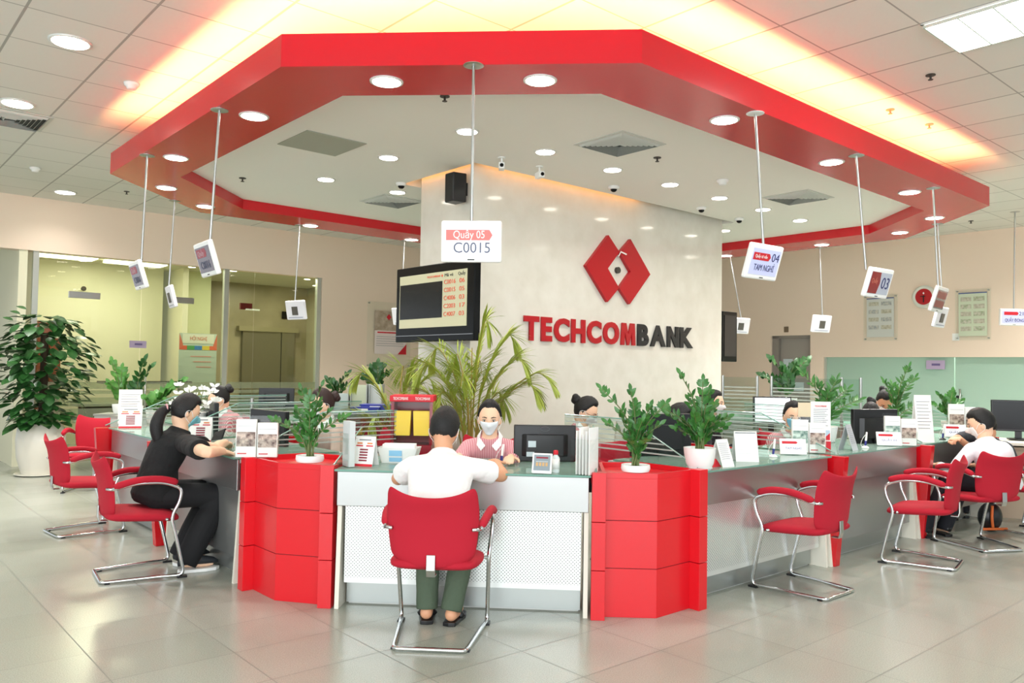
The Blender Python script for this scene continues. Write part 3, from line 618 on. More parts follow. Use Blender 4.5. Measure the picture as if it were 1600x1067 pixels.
# purple door signs
for c,pl,lab in (((1448,563,1477,577),dict(u=UW+.03),'small lilac sign on the frosted glass front'),((202,532,228,544),dict(v=VW+.02),'small lilac plate on the left lobby glass')):
    t,w,h=wallthing('door_sign',lab,'sign',*c,pl,'small lilac glass signs'); flat('plate',mat('lilac','b7a6c4',.4),t,-w/2,-h/2,w/2,h/2,-.02,.012); flat('lettering',mat('lilac_dark','6d5f8c',.5),t,-w*.2,-h*.1,w*.25,h*.15,-.024)
# white round sticker and schedule board in lobby
t,w,h=wallthing('wall_sticker','small white sticker between the posters low on the right wall','sticker',1488,521,1499,532,dict(u=UW-.005)); flat('sticker',PAP,t,-w/2,-h/2,w/2,h/2)
t,w,h=wallthing('schedule_board','blue-grey schedule board with a red and coloured heading inside the lobby','board',280,520,336,612,dict(v=14.4))
flat('board',mat('board_grey','b9c8c0',.6),t,-w/2,-h/2,w/2,h/2,-.02,.02); flat('heading',mat('board_pale','d9dcd0',.6),t,-w*.42,h*.33,w*.42,h*.49,-.024)
cs=('d8664a','4f9a5a','3f7fc0','d8c04a','d8664a')
for i,cc in enumerate(cs): flat('colour_block',mat('blk_'+cc,cc,.6),t,-w/2+w*.2*i,h*.22,-w/2+w*.2*(i+1),h*.29,-.024)
text('lettering','HỘI NGHỊ',.09,mat('board_red','d0705a',.6),t,(0,-.026,h*.41),wfit=w*.45)
for s_ in (-1,1):
    bm=new(); slab(bm,[(s_*w*.5,-.025,h*.5),(s_*w*.5,-.025,h*.22),(s_*w*.4,-.025,h*.3)],(0,.003,0)); obj('red_corner',bm,mat('board_red'),t)
for k in range(3): flat('red_scribble',mat('board_pink','d59a90',.6),t,-w*.2+k*.05,h*(.1-.09*k),w*.35,h*(.115-.09*k),-.024)
t,w,h=wallthing('wooden_cabinet','reddish brown wooden cabinet behind the lobby glass','cabinet',58,501,88,690,dict(v=14.6)); bx('cabinet_body',mat('red_wood','8a4a36',.5,vary=(3,'74382a')),t,-w/2,-.1,-h/2,w/2,.3,h/2,bev=.01); flat('door',mat('red_wood'),t,.01,-h/2+.02,w/2-.02,h/2-.03,-.12,.02)
t,w,h=wallthing('wall_rosette','small round dark plate on the lobby wall','plate',127,447,134,455,dict(v=15.1)); bm=new(); lathe(bm,[(h/2,0),(h/2,.02),(h/4,.03)],(0,0,0),16,(0,-1,0)); obj('plate',bm,DK,t)
# lobby bench and shelving seen low behind the glass
t=thing('lobby_cabinet','dark low cabinet behind the lobby glass','cabinet',UV(3.3,13.6,0),R45); bx('body',mat('dark_wood','2a2122',.5),t,-.2,-.2,0,1.7,.2,.72,bev=.01); bx('worktop',mat('grey_top','8d8f86',.4),t,-.3,-.25,.72,1.8,.25,.76)
t=thing('lobby_shelf','dark low wall shelf behind the lobby glass','shelf',UV(3.7,14.2,0),R45); bx('board',BLK,t,-.2,-.2,1.05,1.2,.2,1.09); bx('support',BLK,t,.4,.1,0,.46,.2,1.05)
# ================================================================== counters
def perf_mat():
    m=bpy.data.materials.new('perforated_white'); m.use_nodes=True; nt=m.node_tree; b=nt.nodes['Principled BSDF']; M=lambda *a:node_math(nt,*a)
    tc=nt.nodes.new('ShaderNodeTexCoord'); sp=nt.nodes.new('ShaderNodeSeparateXYZ'); nt.links.new(tc.outputs['Object'],sp.inputs[0])
    s=.02; x=M('DIVIDE',sp.outputs[0],s); z=M('DIVIDE',sp.outputs[2],s)
    def dots(ox,oz):
        fx=M('SUBTRACT',M('FRACT',M('ADD',x,50+ox)),.5); fz=M('SUBTRACT',M('FRACT',M('ADD',z,50+oz)),.5)
        return M('LESS_THAN',M('ADD',M('MULTIPLY',fx,fx),M('MULTIPLY',fz,fz)),.022)
    d=M('MAXIMUM',dots(0,0),dots(.5,.5))
    # rim without holes
    ax=M('GREATER_THAN',sp.outputs[0],.04); 
    d=M('MULTIPLY',d,ax); d=M('MULTIPLY',d,M('GREATER_THAN',sp.outputs[2],.17))
    mx=nt.nodes.new('ShaderNodeMix'); mx.data_type='RGBA'; nt.links.new(d,mx.inputs[0]); mx.inputs[6].default_value=lin('dfe2df'); mx.inputs[7].default_value=lin('3f4341'); nt.links.new(mx.outputs[2],b.inputs['Base Color'])
    b.inputs['Roughness'].default_value=.3; b.inputs['Metallic'].default_value=.6; return m
PERF=perf_mat(); MC['perf']=PERF
APR=mat('satin_steel_panel','adaeac',.3,.85); KICK=mat('kick_steel','aeb3b0',.33,.8); PLN=mat('plain_grey_panel','a6a8a6',.35,.75)
TOPG=glass('green_glass_top','bcd8cc',.3,.03,'b4cfc4'); TOPE=mat('green_glass_edge','6f9c8d',.15)
DESK=mat('desk_grey','b9beba',.5)
def counter(loc,rz,L,label,lower,group='glass-topped service counters',depth=.75,extra=None):
    t=thing('service_counter',label,'counter',loc,rz,group)
    bx('glass_top',TOPG,t,.0,0,.792,L,depth,.803,bev=.002); bx('glass_edge',TOPE,t,0,-.0015,.792,L,.0,.803)
    bx('desk_board',DESK,t,.01,.04,.765,L-.01,depth+.05,.789)
    bx('apron',APR,t,.01,.025,.59,L-.01,.045,.789,bev=.003)
    bx('lower_panel',lower,t,.05,.07,.14,L-.05,.085,.588)
    bx('kick_board',KICK,t,.05,.135,.01,L-.05,.15,.14)
    bx('carcass',mat('carcass_white','cfd0cb',.6),t,.06,.15,0,L-.06,.32,.765)
    for s_ in (0,1):
        x=.01 if not s_ else L-.035; bm=new(); slab(bm,[(x,.05,.59),(x,.02,0),(x,.3,0),(x,.3,.59)],(.025,0,0)); obj('side_panel',bm,CRM,t)
    return t
counter((-1.335,4.567,0),0,1.475,'white counter facing front with a perforated panel, behind the man in a white t-shirt',PERF)
counter(UV(4.07,2.88),R45,1.53,'steel counter of the right row nearest the corner planter',PERF)
counter(UV(5.73,2.9),R45,1.45,'steel counter of the right row between the two red end posts',PLN)
counter(UV(7.31,2.92),R45,1.5,'steel counter of the right row in front of the man in the white shirt',PLN)
counter(UV(2.04,7.93),-R45,1.42,'grey counter of the left row furthest from the camera',PLN)
counter(UV(2.04,6.38),-R45,1.35,'grey counter of the left row where the woman in black sits',PLN)
counter(UV(5.6,8.9),R45*5,2.9,'counter of the back left row in front of the lobby glass',PLN)
counter(UV(8.6,8.9),R45*5,2.8,'counter of the back row beside the column',PLN)
counter(UV(9.9,3.6),R45*3,4.2,'counter of the back right row near the frosted glass front',PLN)
# dividers between the desks: red panel with tapering front post and striped glass screen
STRIPE=glass('frosted_stripe','e2ebe6',.55,.1,'cdd6d1')
def divider(loc,rz,label,Ld=1.75,post=True,panel=True,y0=-.03,group='glass dividers between desks',zt=1.08,red=None,stripes=True):
    t=thing('desk_divider',label,'divider',loc,rz,group)
    if post:
        bm=new(); slab(bm,[(-.035,-.03,0),(-.035,-.1,.80),(-.035,.1,.80),(-.035,.1,0)],(.07,0,0)); obj('end_post',bm,REDD,t,bev=.003)
        bm=new(); slab(bm,[(-.06,.1,0),(-.06,-.015,0),(-.06,.04,.59),(-.06,.1,.59)],(.024,0,0)); obj('white_cheek',bm,CRM,t)
    if panel: bx('red_panel',REDD,t,-.02,.1,0,.02,Ld,.79)
    bm=new(); prof=[(y0+.02,.805),(y0+.02,.82),(min(.6,Ld-.01),zt),(Ld,zt),(Ld,.805)]; slab(bm,[(-.004,y,z) for y,z in prof],(.008,0,0)); obj('glass_screen',bm,SCR,t)
    bm=new(); z=.87
    while z<zt-.005 and stripes:
        ys=(z-.82)/(zt-.82)*(.6-y0)+y0+.03; box(bm,-.006,ys,z,.006,Ld-.01,z+.008); z+=.032
    obj('frosted_stripes',bm,STRIPE,t) if stripes else bm.free()
    bm=new(); tube(bm,[(0,y0+.02,.82),(0,.6,zt),(0,Ld,zt)],.005,seg=6); obj('glass_edge',bm,EDGE,t)
    return t
divider(UV(5.67,2.9),R45,'desk divider with red end post, first along the right row')
divider(UV(7.25,2.92),R45,'desk divider with red end post, second along the right row')
divider(UV(8.87,2.94),R45,'desk divider at the far end of the right row',.9)
divider(UV(2.04,6.45),-R45,'desk divider with red end post behind the woman in black')
divider(UV(2.04,8.0),-R45,'broad red end panel closing the far end of the left row')
divider((-1.36,4.64,0),0,'glass screen at the left end of the front counter',.62,False,False,zt=.99,stripes=False)
divider((.17,4.6,0),0,'glass screen at the right end of the front counter, seen edge-on',.62,False,False,zt=1.04,stripes=False)
divider(UV(2.04,5.0),-R45,'glass screen between the left planter and the left row',1.2,False,False,.036)
divider(UV(4.05,2.87),R45,'glass screen between the right planter and the right row',1.2,False,False,.036)
# corner planters
def planter(poly,piers,label,H=.815):
    t=thing('corner_planter',label,'planter box',(0,0,0),0,'red corner planter boxes')
    t.location=(poly[0][0],poly[0][1],0); o=Vector(poly[0][:2])
    P=[Vector(p[:2])-o for p in poly]
    def inset(P,k):
        n=len(P); out=[]
        for i in range(n):
            a,b,c=P[i-1],P[i],P[(i+1)%n]; d1=(b-a).normalized(); d2=(c-b).normalized(); n1=Vector((-d1.y,d1.x)); n2=Vector((-d2.y,d2.x)); s=(n1+n2); s=s.normalized()/max(.3,s.normalized().dot(n1)); out.append(b+s*k)
        return out
    lv=[0,.275,.545,H]
    for i in range(3):
        bm=new(); prism(bm,P,lv[i]+(.0 if i==0 else .002),lv[i+1]-(.002 if i<2 else .03)); obj('red_panel_course',bm,RED,t,bev=.0015)
    bm=new(); prism(bm,inset(P,.004),.002,H-.035); obj('core',bm,mat('dark_red_core','6d0b12',.6),t)
    bm=new(); Q=inset(P,.02); n=len(P)
    a=[bm.verts.new((p.x,p.y,H-.03)) for p in P]; b=[bm.verts.new((p.x,p.y,H)) for p in P]; c=[bm.verts.new((p.x,p.y,H)) for p in Q]; e=[bm.verts.new((p.x,p.y,H-.03)) for p in Q]
    for X,Y in ((a,b),(b,c),(c,e),(e,a)):
        for i in range(n): bm.faces.new((X[i],X[(i+1)%n],Y[(i+1)%n],Y[i]))
    obj('rim',bm,RED,t)
    for pr in piers:
        Q=[Vector(p)-o for p in pr]
        for i in range(3):
            bm=new(); prism(bm,Q,lv[i]+(.0 if i==0 else .002),lv[i+1]-(.002 if i<2 else -.006)); obj('pier_panel',bm,RED,t,bev=.0015)
    return t
k=2**-.5
lb=UV(2.5,5.0); la=UV(2.06,5.0)
planter([(-1.72,4.705),(-1.42,4.655),(-1.375,4.66),(-1.375,5.15),(lb.x+.05,lb.y),(la.x+.02,la.y),(-1.936,4.913)],[[(-1.425,4.585),(-1.345,4.585),(-1.345,4.68),(-1.425,4.68)],[(-1.936,4.913),(-1.985,4.864),(-2.035,4.914),(-1.986,4.963)]],'red corner planter box left of the front counter')
rb=UV(4.02,3.35); ra=UV(4.02,2.93)
planter([(.225,4.625),(.52,4.635),(.74,4.855),(ra.x,ra.y+.02),(rb.x,rb.y),(.205,5.15),(.205,4.63)],[[(.147,4.553),(.225,4.553),(.225,4.64),(.147,4.64)],[(.735,4.85),(.785,4.80),(.84,4.855),(.79,4.905)]],'red corner planter box right of the front counter')
# ================================================================== customer chairs
def make_chair(label):
    t=thing('visitor_chair',label,'chair',(0,0,0),0,'red cantilever visitor chairs')
    # seat cushion
    bm=new(); n=14
    def sec(y):
        k=(y+.225)/.45; w=.215+.02*math.sin(k*math.pi); return w
    rings=[]
    for i in range(n+1):
        y=-.225+.45*i/n; e=min(i,n-i)/n; sh=min(1,(e*6)**.5) if e<1/6 else 1
        zc=.405+.012*math.cos(math.pi*i/n)-.025*max(0,(i/n-.8))*3; w=sec(y)*(.86+.14*sh); hz=.036*(.35+.65*sh)
        rings.append([(math.copysign(abs(math.cos(a))**.45,math.cos(a))*w,y,zc+math.copysign(abs(math.sin(a))**.8,math.sin(a))*hz) for a in [2*math.pi*k/28 for k in range(28)]])
    R=[[bm.verts.new(p) for p in r] for r in rings]
    for a,b in zip(R,R[1:]):
        for k in range(28): bm.faces.new((a[k],a[(k+1)%28],b[(k+1)%28],b[k]))
    bm.faces.new(R[0][::-1]); bm.faces.new(R[-1]); o=obj('seat',bm,FAB,t,smooth=True); s=o.modifiers.new('s','SUBSURF'); s.levels=s.render_levels=1
    # backrest: curved upholstered shell with horned top corners
    bm=new(); NU,NV=16,14; th=.03
    def P(s,q,off):
        w=.205+.03*math.sin(min(1,q*1.25)*math.pi*.5)-.012*max(0,q-.7)/.3
        if q<.14: w-= .035*(1-(q/.14)**.6)
        if q>.93: w-= .012*((q-.93)/.07)
        z=.405+.38*q+(.03*abs(s)**3-.022*(1-s*s))*max(0,q-.55)/.45 
        if q<.25: z+=.02*(s**4)*(1-q/.25)
        y=-.225+.05*s*s-.05*q*q-.045*max(0,q-.72)**1.5*3+off
        return Vector((s*w,y,z))
    F_=[[None]*(NU+1) for _ in range(NV+1)]; B_=[[None]*(NU+1) for _ in range(NV+1)]
    for j in range(NV+1):
        for i in range(NU+1):
            s=-1+2*i/NU; q=j/NV; ed=min(1,min(NU-abs(2*i-NU),1.5*j,1.5*(NV-j))/2.2); 
            F_[j][i]=bm.verts.new(P(s,q,th*.5*(.25+.75*ed**.5))); B_[j][i]=bm.verts.new(P(s,q,-th*.5*(.25+.75*ed**.5)))
    for j in range(NV):
        for i in range(NU):
            bm.faces.new((F_[j][i],F_[j][i+1],F_[j+1][i+1],F_[j+1][i])); bm.faces.new((B_[j][i],B_[j+1][i],B_[j+1][i+1],B_[j][i+1]))
    for j in range(NV):
        bm.faces.new((F_[j][0],F_[j+1][0],B_[j+1][0],B_[j][0])); bm.faces.new((F_[j][NU],B_[j][NU],B_[j+1][NU],F_[j+1][NU]))
    for i in range(NU):
        bm.faces.new((F_[0][i],B_[0][i],B_[0][i+1],F_[0][i+1])); bm.faces.new((F_[NV][i],F_[NV][i+1],B_[NV][i+1],B_[NV][i]))
    o=obj('backrest',bm,FAB,t,smooth=True); s=o.modifiers.new('s','SUBSURF'); s.levels=s.render_levels=1
    # chrome frame: one bent tube with a U on the floor
    side=[(.24,-.2,.6),(.262,-.05,.635),(.265,.1,.63),(.265,.21,.585),(.26,.2,.5),(.25,.15,.4),(.245,.19,.25),(.238,.245,.015),(.22,.1,.018),(.185,-.2,.013),(.175,-.24,.013)]
    pts=side+[(-x,y,z) for x,y,z in side[::-1]]
    bm=new(); tube(bm,round_path(pts,.05,5),.0115,seg=10); obj('frame',bm,CHR,t,smooth=True)
    bm=new(); tube(bm,[(.245,.13,.385),(-.245,.13,.385)],.009,seg=8); obj('cross_tube',bm,CHR,t,smooth=True)
    for s_ in (-1,1):
        bm=new(); pp=smooth_path([(s_*.243,-.19,.615),(s_*.264,-.06,.652),(s_*.268,.08,.652),(s_*.268,.18,.625)],4); tube(bm,pp,[.014]+[.022]*(len(pp)-2)+[.014],seg=12); obj('armrest',bm,FAB,t,smooth=True)
        bm=new(); tube(bm,[(s_*.24,-.2,.6),(s_*.2,-.225,.6)],.01,seg=8); obj('arm_joint',bm,CHR,t,smooth=True)
        bm=new(); box(bm,s_*.238-.016,.2,.0,s_*.238+.016,.26,.012); obj('foot_pad',bm,BLK,t)
        bm=new(); box(bm,s_*.185-.012,-.22,0,s_*.185+.012,-.19,.01); obj('foot_pad',bm,BLK,t)
    bm=new(); slab(bm,[(-.022,-.243,.475),(-.022,-.249,.475),(-.022,-.252,.40),(-.022,-.24,.365),(-.022,-.19,.365),(-.022,-.19,.372),(-.022,-.235,.372),(-.022,-.243,.40)],(.044,0,0)); obj('back_bracket',bm,STL,t,bev=.002); 
    return t
ch=make_chair('red fabric visitor chair with chrome frame under the man in the white t-shirt')
ch.location=(-.66,4.19,0); ch.rotation_euler=(0,0,.0)
for (x,y),deg,lab in (((-2.83,5.18),38,'red visitor chair under the woman in black, at the left counter'),((-3.98,6.41),50,'empty red visitor chair behind the woman in black, at the far left counter'),((1.56,5.39),135,'empty red visitor chair at the right counter nearest the planter'),((2.68,6.27),147,'empty red visitor chair in the middle of the right row'),((3.42,6.93),108,'red visitor chair with the man in the white shirt, seen from behind')):
    dup(ch,(x,y,0),math.radians(deg-90),lab)
p=at(1606,836,0); dup(ch,(p.x+.1,p.y+.1,0),math.radians(30),'red visitor chair cut off by the right edge of the frame')
_c=at(148,652,.79); dup(ch,(_c.x,_c.y,0),math.radians(200),'red visitor chair beyond the far end of the left row')
# ================================================================== people
SKIN=mat('skin','d9a07c',.55,sub=.08); SKIN2=mat('skin_fair','ecc2a2',.55,sub=.08); HAIR=mat('black_hair','0b0909',.6,bump=(160,.8)); HAIRB=mat('brown_hair','2b1512',.6,bump=(160,.8))
def V3(*a): return Vector(a[0]) if len(a)==1 else Vector(a)
def hr(d):                                   # head surface point for a unit direction (x right, y forward, z up)
    x,y,z=d; ax,ay,az=.073,.093,.113
    p=Vector((x*ax,y*ay,z*az))
    if z<0: 
        k=-z; p.x*=1-.30*k**1.3; p.y*=1-.12*k if y>0 else 1-.45*k**1.2
        if y>0: p.y+=.008*math.exp(-((z+.85)/.25)**2)*y
    if y<0 and z>0: p.y*=1.04
    if y>0:
        g=lambda cx,cz,s,sz: math.exp(-((p.x-cx)/s)**2-((p.z-cz)/sz)**2)
        p.y+=.023*g(0,-.032,.012,.016)+.009*g(0,-.01,.009,.022)
        p.y-=.008*(g(.031,.004,.015,.012)+g(-.031,.004,.015,.012))
        p.y+=.006*g(0,-.062,.020,.009)+.004*g(0,.02,.05,.012)
    return p
def sphere_grid(fn,nu=36,nv=24):
    rows=[]
    for j in range(nv+1):
        th=math.pi*j/nv; rows.append([fn(Vector((math.sin(th)*math.sin(2*math.pi*i/nu),math.sin(th)*math.cos(2*math.pi*i/nu),math.cos(th)))) for i in range(nu)])
    return rows
def put_grid(bm,rows,M,keep=None):
    nu=len(rows[0]); G=[[bm.verts.new(M@p) for p in r] for r in rows[1:-1]]
    t=bm.verts.new(M@rows[0][0]); b=bm.verts.new(M@rows[-1][0])
    for a,c in zip(G,G[1:]):
        for i in range(nu): bm.faces.new((a[i],c[i],c[(i+1)%nu],a[(i+1)%nu]))
    for i in range(nu): bm.faces.new((t,G[0][i],G[0][(i+1)%nu])); bm.faces.new((b,G[-1][(i+1)%nu],G[-1][i]))
def sstep(a,b,x): t=max(0,min(1,(x-a)/(b-a))); return t*t*(3-2*t)
def hairmask(d,nape,front,ear=-.1):
    x,y,z=d
    if y>0: lim=ear+(front-ear)*min(1,y/.45)**.7
    elif y>-.3: lim=ear+(nape-ear)*(-y/.3)
    else: lim=nape
    return sstep(-.03,.13,z-lim)
def segs(bm,pts,rad,seg=14,sub=5):
    P=smooth_path(pts,sub); n=len(pts)-1; R=[]
    for i in range(len(P)):
        t=i/(len(P)-1)*n; k=min(int(t),n-1); f=t-k; R.append(rad[k]*(1-f)+rad[k+1]*f)
    tube(bm,P,R,seg=seg); ball(bm,P[0],R[0],12,8); ball(bm,P[-1],R[-1],12,8)
def hand(bm,w,d,nrm,side,curl=.5,k=1.0):
    d=d.normalized(); nrm=(nrm-d*nrm.dot(d)).normalized(); s=d.cross(nrm)*side    # s points to the thumb side
    pc=w+d*.045*k
    R=Matrix((s,d,nrm)).transposed(); ball(bm,pc,(.038*k,.05*k,.015*k),14,10,R); ball(bm,w+d*.01,(.024,.03,.018),12,8,R)
    for i,(o,l) in enumerate(((.028,.072),(.0095,.08),(-.009,.075),(-.027,.06))):
        b=w+d*(.083-.004*abs(i-1))*k+s*o*k; a=curl*.45; pts=[b-d*.015,b]; dirv=d.copy(); p=b
        for q,f in enumerate((.44,.32,.24)):
            ang=a*(q+1)*.8; dv=(d*math.cos(ang)+nrm*math.sin(ang)); p=p+dv*l*f*k; pts.append(p)
        tube(bm,smooth_path(pts,3),.0082*k,seg=8); ball(bm,pts[-1],.0078*k,8,6)
    b=w+d*.022*k+s*.026*k; p1=b+(s*.75+d*.6+nrm*.25).normalized()*.035*k; p2=p1+(s*.3+d*.85+nrm*.4).normalized()*.028*k
    tube(bm,smooth_path([w+d*.012*k+s*.012*k,b,p1,p2],3),[.012*k]*4+[.0105*k]*3+[.009*k]*3,seg=8); ball(bm,p2,.0088*k,8,6)
def remesh(o,v,sm=3):
    m=o.modifiers.new('remesh','REMESH'); m.mode='VOXEL'; m.voxel_size=v; m.use_smooth_shade=True
    s=o.modifiers.new('smooth','SMOOTH'); s.factor=.5; s.iterations=sm
PEOPLE=[]
def stripe_mat(name,c1,c2,s):
    m=bpy.data.materials.new(name); m.use_nodes=True; nt=m.node_tree; b=nt.nodes['Principled BSDF']; M=lambda *a:node_math(nt,*a)
    tc=nt.nodes.new('ShaderNodeTexCoord'); sp=nt.nodes.new('ShaderNodeSeparateXYZ'); nt.links.new(tc.outputs['Object'],sp.inputs[0])
    f=M('LESS_THAN',M('FRACT',M('MULTIPLY',M('ADD',sp.outputs[0],5),1/s)),.45)
    mx=nt.nodes.new('ShaderNodeMix'); mx.data_type='RGBA'; nt.links.new(f,mx.inputs[0]); mx.inputs[6].default_value=lin(c1); mx.inputs[7].default_value=lin(c2); nt.links.new(mx.outputs[2],b.inputs['Base Color']); b.inputs['Roughness'].default_value=.85
    MC[name]=m; return m
PINK=stripe_mat('pink_striped_cotton','e6b9bd','c4616e',.012)
def person(label,head,rz,shirt,hair='bun',mask='f2f2f0',pants=None,sleeve=.55,skin=None,hf=.12,pitch=0,yaw=0,roll=0,hands=None,elbows=None,sw=.185,bulk=1.0,collar=None,shoes=None,legs=None,glasses=False,hairm=None,pz=.51,eyes=True,hair_front=.68,hs=1.0,side_lean=0,curl=.6,bare_feet=False,front_glow=None,apron=None,voxel=.0065,flare=1.0,sleeve_flare=1.0):
    skin=skin or SKIN2; hairm=hairm or HAIR
    R=Matrix.Rotation(rz,3,'Z'); root=Vector((head.x,head.y,0))-R@Vector((side_lean,hf,0)); inv=R.inverted()
    t=thing('person',label,'person',root,rz); PEOPLE.append(t)
    L=lambda p: inv@(Vector(p)-root)
    hc=L(head); HM=Matrix.Translation(hc)@Euler((pitch,roll,yaw),'XYZ').to_matrix().to_4x4()@Matrix.Scale(hs,4)
    neck=hc+Vector((0,-.035,-.135)); neck.x=hc.x*.8
    pel=Vector((0,-.02,pz)); mid=pel.lerp(neck,.45)+Vector((0,-.035,0)); chest=pel.lerp(neck,.75)+Vector((0,-.025,0))
    up=(neck-pel).normalized(); X=Vector((1,0,0)); Y=up.cross(X)*-1; Y=X.cross(up)*-1
    fwd=up.cross(X); fwd=-fwd if fwd.y<0 else fwd
    def torso(bm,g,top=True):
        b=bulk
        rg=[(pel-up*.09,.12,.10),(pel-up*.05,.165,.125),(pel+up*.04,.17,.125),(mid,.145*b,.105*b),(pel.lerp(neck,.62)+Vector((0,-.03,0)),.158*b,.113*b),(chest,.168*b,.112*b),(pel.lerp(neck,.88)+Vector((0,-.018,0)),.15*b,.095*b),(neck-up*.02,.085,.07),(neck+up*.02,.055,.055)]
        loft(bm,[(c,X*(rx+g),fwd*(ry+g)) for c,rx,ry in rg])
    sh=[neck+X*s_*(sw-.035)-up*.075+fwd*.0 for s_ in (-1,1)]
    el=[L(e) if e is not None else sh[i]+Vector((s_*.07,.06,-.24)) for i,(e,s_) in enumerate(zip(elbows or (None,None),(-1,1)))]
    hd=[L(h) if h is not None else el[i]+Vector((-s_*.08,.22,.02)) for i,(h,s_) in enumerate(zip(hands or (None,None),(-1,1)))]
    bm=new(); put_grid(bm,sphere_grid(hr),HM)
    for s_ in (-1,1):
        E=HM@Vector((s_*.073,-.008,-.012)); ball(bm,E,(.011*hs,.019*hs,.031*hs),10,8,HM.to_3x3().normalized())
    segs(bm,[neck-up*.05,neck+Vector((0,.005,.03)),HM@Vector((0,-.022,-.06))],[.062,.052,.05])
    torso(bm,0)
    for i,s_ in enumerate((-1,1)):
        segs(bm,[neck-up*.05+X*s_*.045,sh[i]],[.04,.042]); wr=hd[i]
        segs(bm,[sh[i],sh[i].lerp(el[i],.5),el[i],el[i].lerp(wr,.5),wr],[.044,.041,.037,.035,.025])
        dv=(wr-el[i]).normalized(); hand(bm,wr,(dv+Vector((0,0,-.15))).normalized(),Vector((0,0,-1)),-s_,curl)
    lg=legs or [(Vector((s_*.1,.40,.50)),Vector((s_*.11,.42 if not shoes else .40,.09))) for s_ in (-1,1)]
    lg=[(L(k) if isinstance(k,tuple) else k,L(a) if isinstance(a,tuple) else a) for k,a in lg]
    for i,s_ in enumerate((-1,1)):
        segs(bm,[pel+X*s_*.085+Vector((0,0,-.02)),lg[i][0]],[.078,.055]); segs(bm,[lg[i][0],lg[i][1]],[.052,.034]); a=lg[i][1]
        fd=Vector((.0+s_*.15,1,0)).normalized(); 
        kf=1 if bare_feet else .6; segs(bm,[a+Vector((0,-.02,-.035)),a+fd*.08+Vector((0,0,-.045)),a+fd*.16+Vector((0,0,-.05))],[.035*kf,.034*kf,.022*kf])
    body=obj('body',bm,skin,t,smooth=True); remesh(body,voxel,2)
    # face
    if eyes:
        for s_ in (-1,1):
            bm=new(); ball(bm,HM@Vector((s_*.031,.079,.004)),(.0105,.007,.0048),12,8,HM.to_3x3().normalized()); e=obj('eye',bm,mat('eye_white','e9e2dc',.3),t,smooth=True)
            bm=new(); ball(bm,HM@Vector((s_*.031,.0855,.003)),(.0055,.003,.0048),10,6,HM.to_3x3().normalized()); obj('iris',bm,mat('iris','1b110d',.2),e,smooth=True)
            bm=new(); tube(bm,[HM@Vector((s_*x,y,z)) for x,y,z in ((.014,.0915,.024),(.03,.0885,.029),(.046,.077,.025))],[.0026,.0032,.0018],seg=6); obj('eyebrow',bm,hairm,t,smooth=True)
            bm=new(); tube(bm,[HM@Vector((s_*x,y,z)) for x,y,z in ((.018,.0855,.009),(.031,.0875,.012),(.045,.078,.008))],.0016,seg=5); obj('eyelid',bm,HAIR,t,smooth=True)
        if not mask:
            bm=new(); ball(bm,HM@Vector((0,.088,-.062)),(.02,.006,.006),12,8,HM.to_3x3().normalized()); obj('mouth',bm,mat('lips','b9605a',.5),t,smooth=True)
    # hair
    nape={'short':-.42,'bun':-.55,'pony':-.55}[hair]
    def hf_(d):
        jag=.10 if hair=='short' else .03
        p=hr(d); m=hairmask(Vector((d.x,d.y,d.z+jag*noise.noise(Vector((d.x*14,d.y*14,d.z*5))))),nape,hair_front,-.3 if hair!='short' else -.12); n=.5+.5*noise.noise(Vector((d.x*16,d.y*8,d.z*6))); k=1+(.11+.07*n)*m-.09*(1-m)
        if hair=='short' and d.z>.2: k+=.03*m
        return Vector((p.x*k,p.y*k,p.z*k+(.006*m if d.z>0 else 0)))
    bm=new(); put_grid(bm,sphere_grid(hf_,48,32),HM)
    if hair=='bun': 
        for q in ((0,-.115,.045,.042),(.012,-.128,.062,.03),(-.014,-.13,.03,.028)): ball(bm,HM@Vector(q[:3]),q[3]*hs,14,10)
    if hair=='topbun':pass
    if hair=='pony':
        b=HM@Vector((0,-.112,-.02)); tube(bm,smooth_path([b,b+Vector((0,-.05,-.03)),b+Vector((0.01,-.085,-.12)),b+Vector((.02,-.07,-.22)),b+Vector((.02,-.05,-.29))],4),[.02,.026,.03,.034,.036,.038,.04,.042,.042,.042,.04,.038,.034,.03,.024,.018,.01],seg=12)
    h=obj('hair',bm,hairm,t,smooth=True)
    if hair=='pony': 
        bm=new(); tube(bm,[b+Vector((.024*math.cos(a),-.02,.024*math.sin(a))) for a in [i*math.pi/6 for i in range(12)]],.006,seg=6,closed=True); obj('hair_tie',bm,mat('pink_tie','d9a3a8',.6),t,smooth=True)
    # mask
    if mask:
        bm=new(); nu,nv=16,12; G=[]
        for j in range(nv+1):
            z=-.03-.86*j/nv; row=[]
            for i in range(nu+1):
                a=(-1+2*i/nu)*(1.02-.28*abs(j/nv-.35)*1.2); r=math.sqrt(max(0,1-min(.98,z*z))); d=Vector((r*math.sin(a),r*math.cos(a),z)); p=hr(d)
                base=Vector((p.x*1.05,p.y,p.z)); yy=max(p.y, .082*math.cos(a)*(1-.25*(j/nv)))*1.045+.006*math.cos(a)*math.exp(-((j/nv-.25)/.3)**2)
                row.append(bm.verts.new(HM@Vector((base.x,yy,p.z))))
            G.append(row)
        for j in range(nv):
            for i in range(nu): bm.faces.new((G[j][i],G[j+1][i],G[j+1][i+1],G[j][i+1]))
        o=obj('face_mask',bm,mat('mask_'+mask,mask,.8),t,smooth=True); s=o.modifiers.new('s','SOLIDIFY'); s.thickness=.003
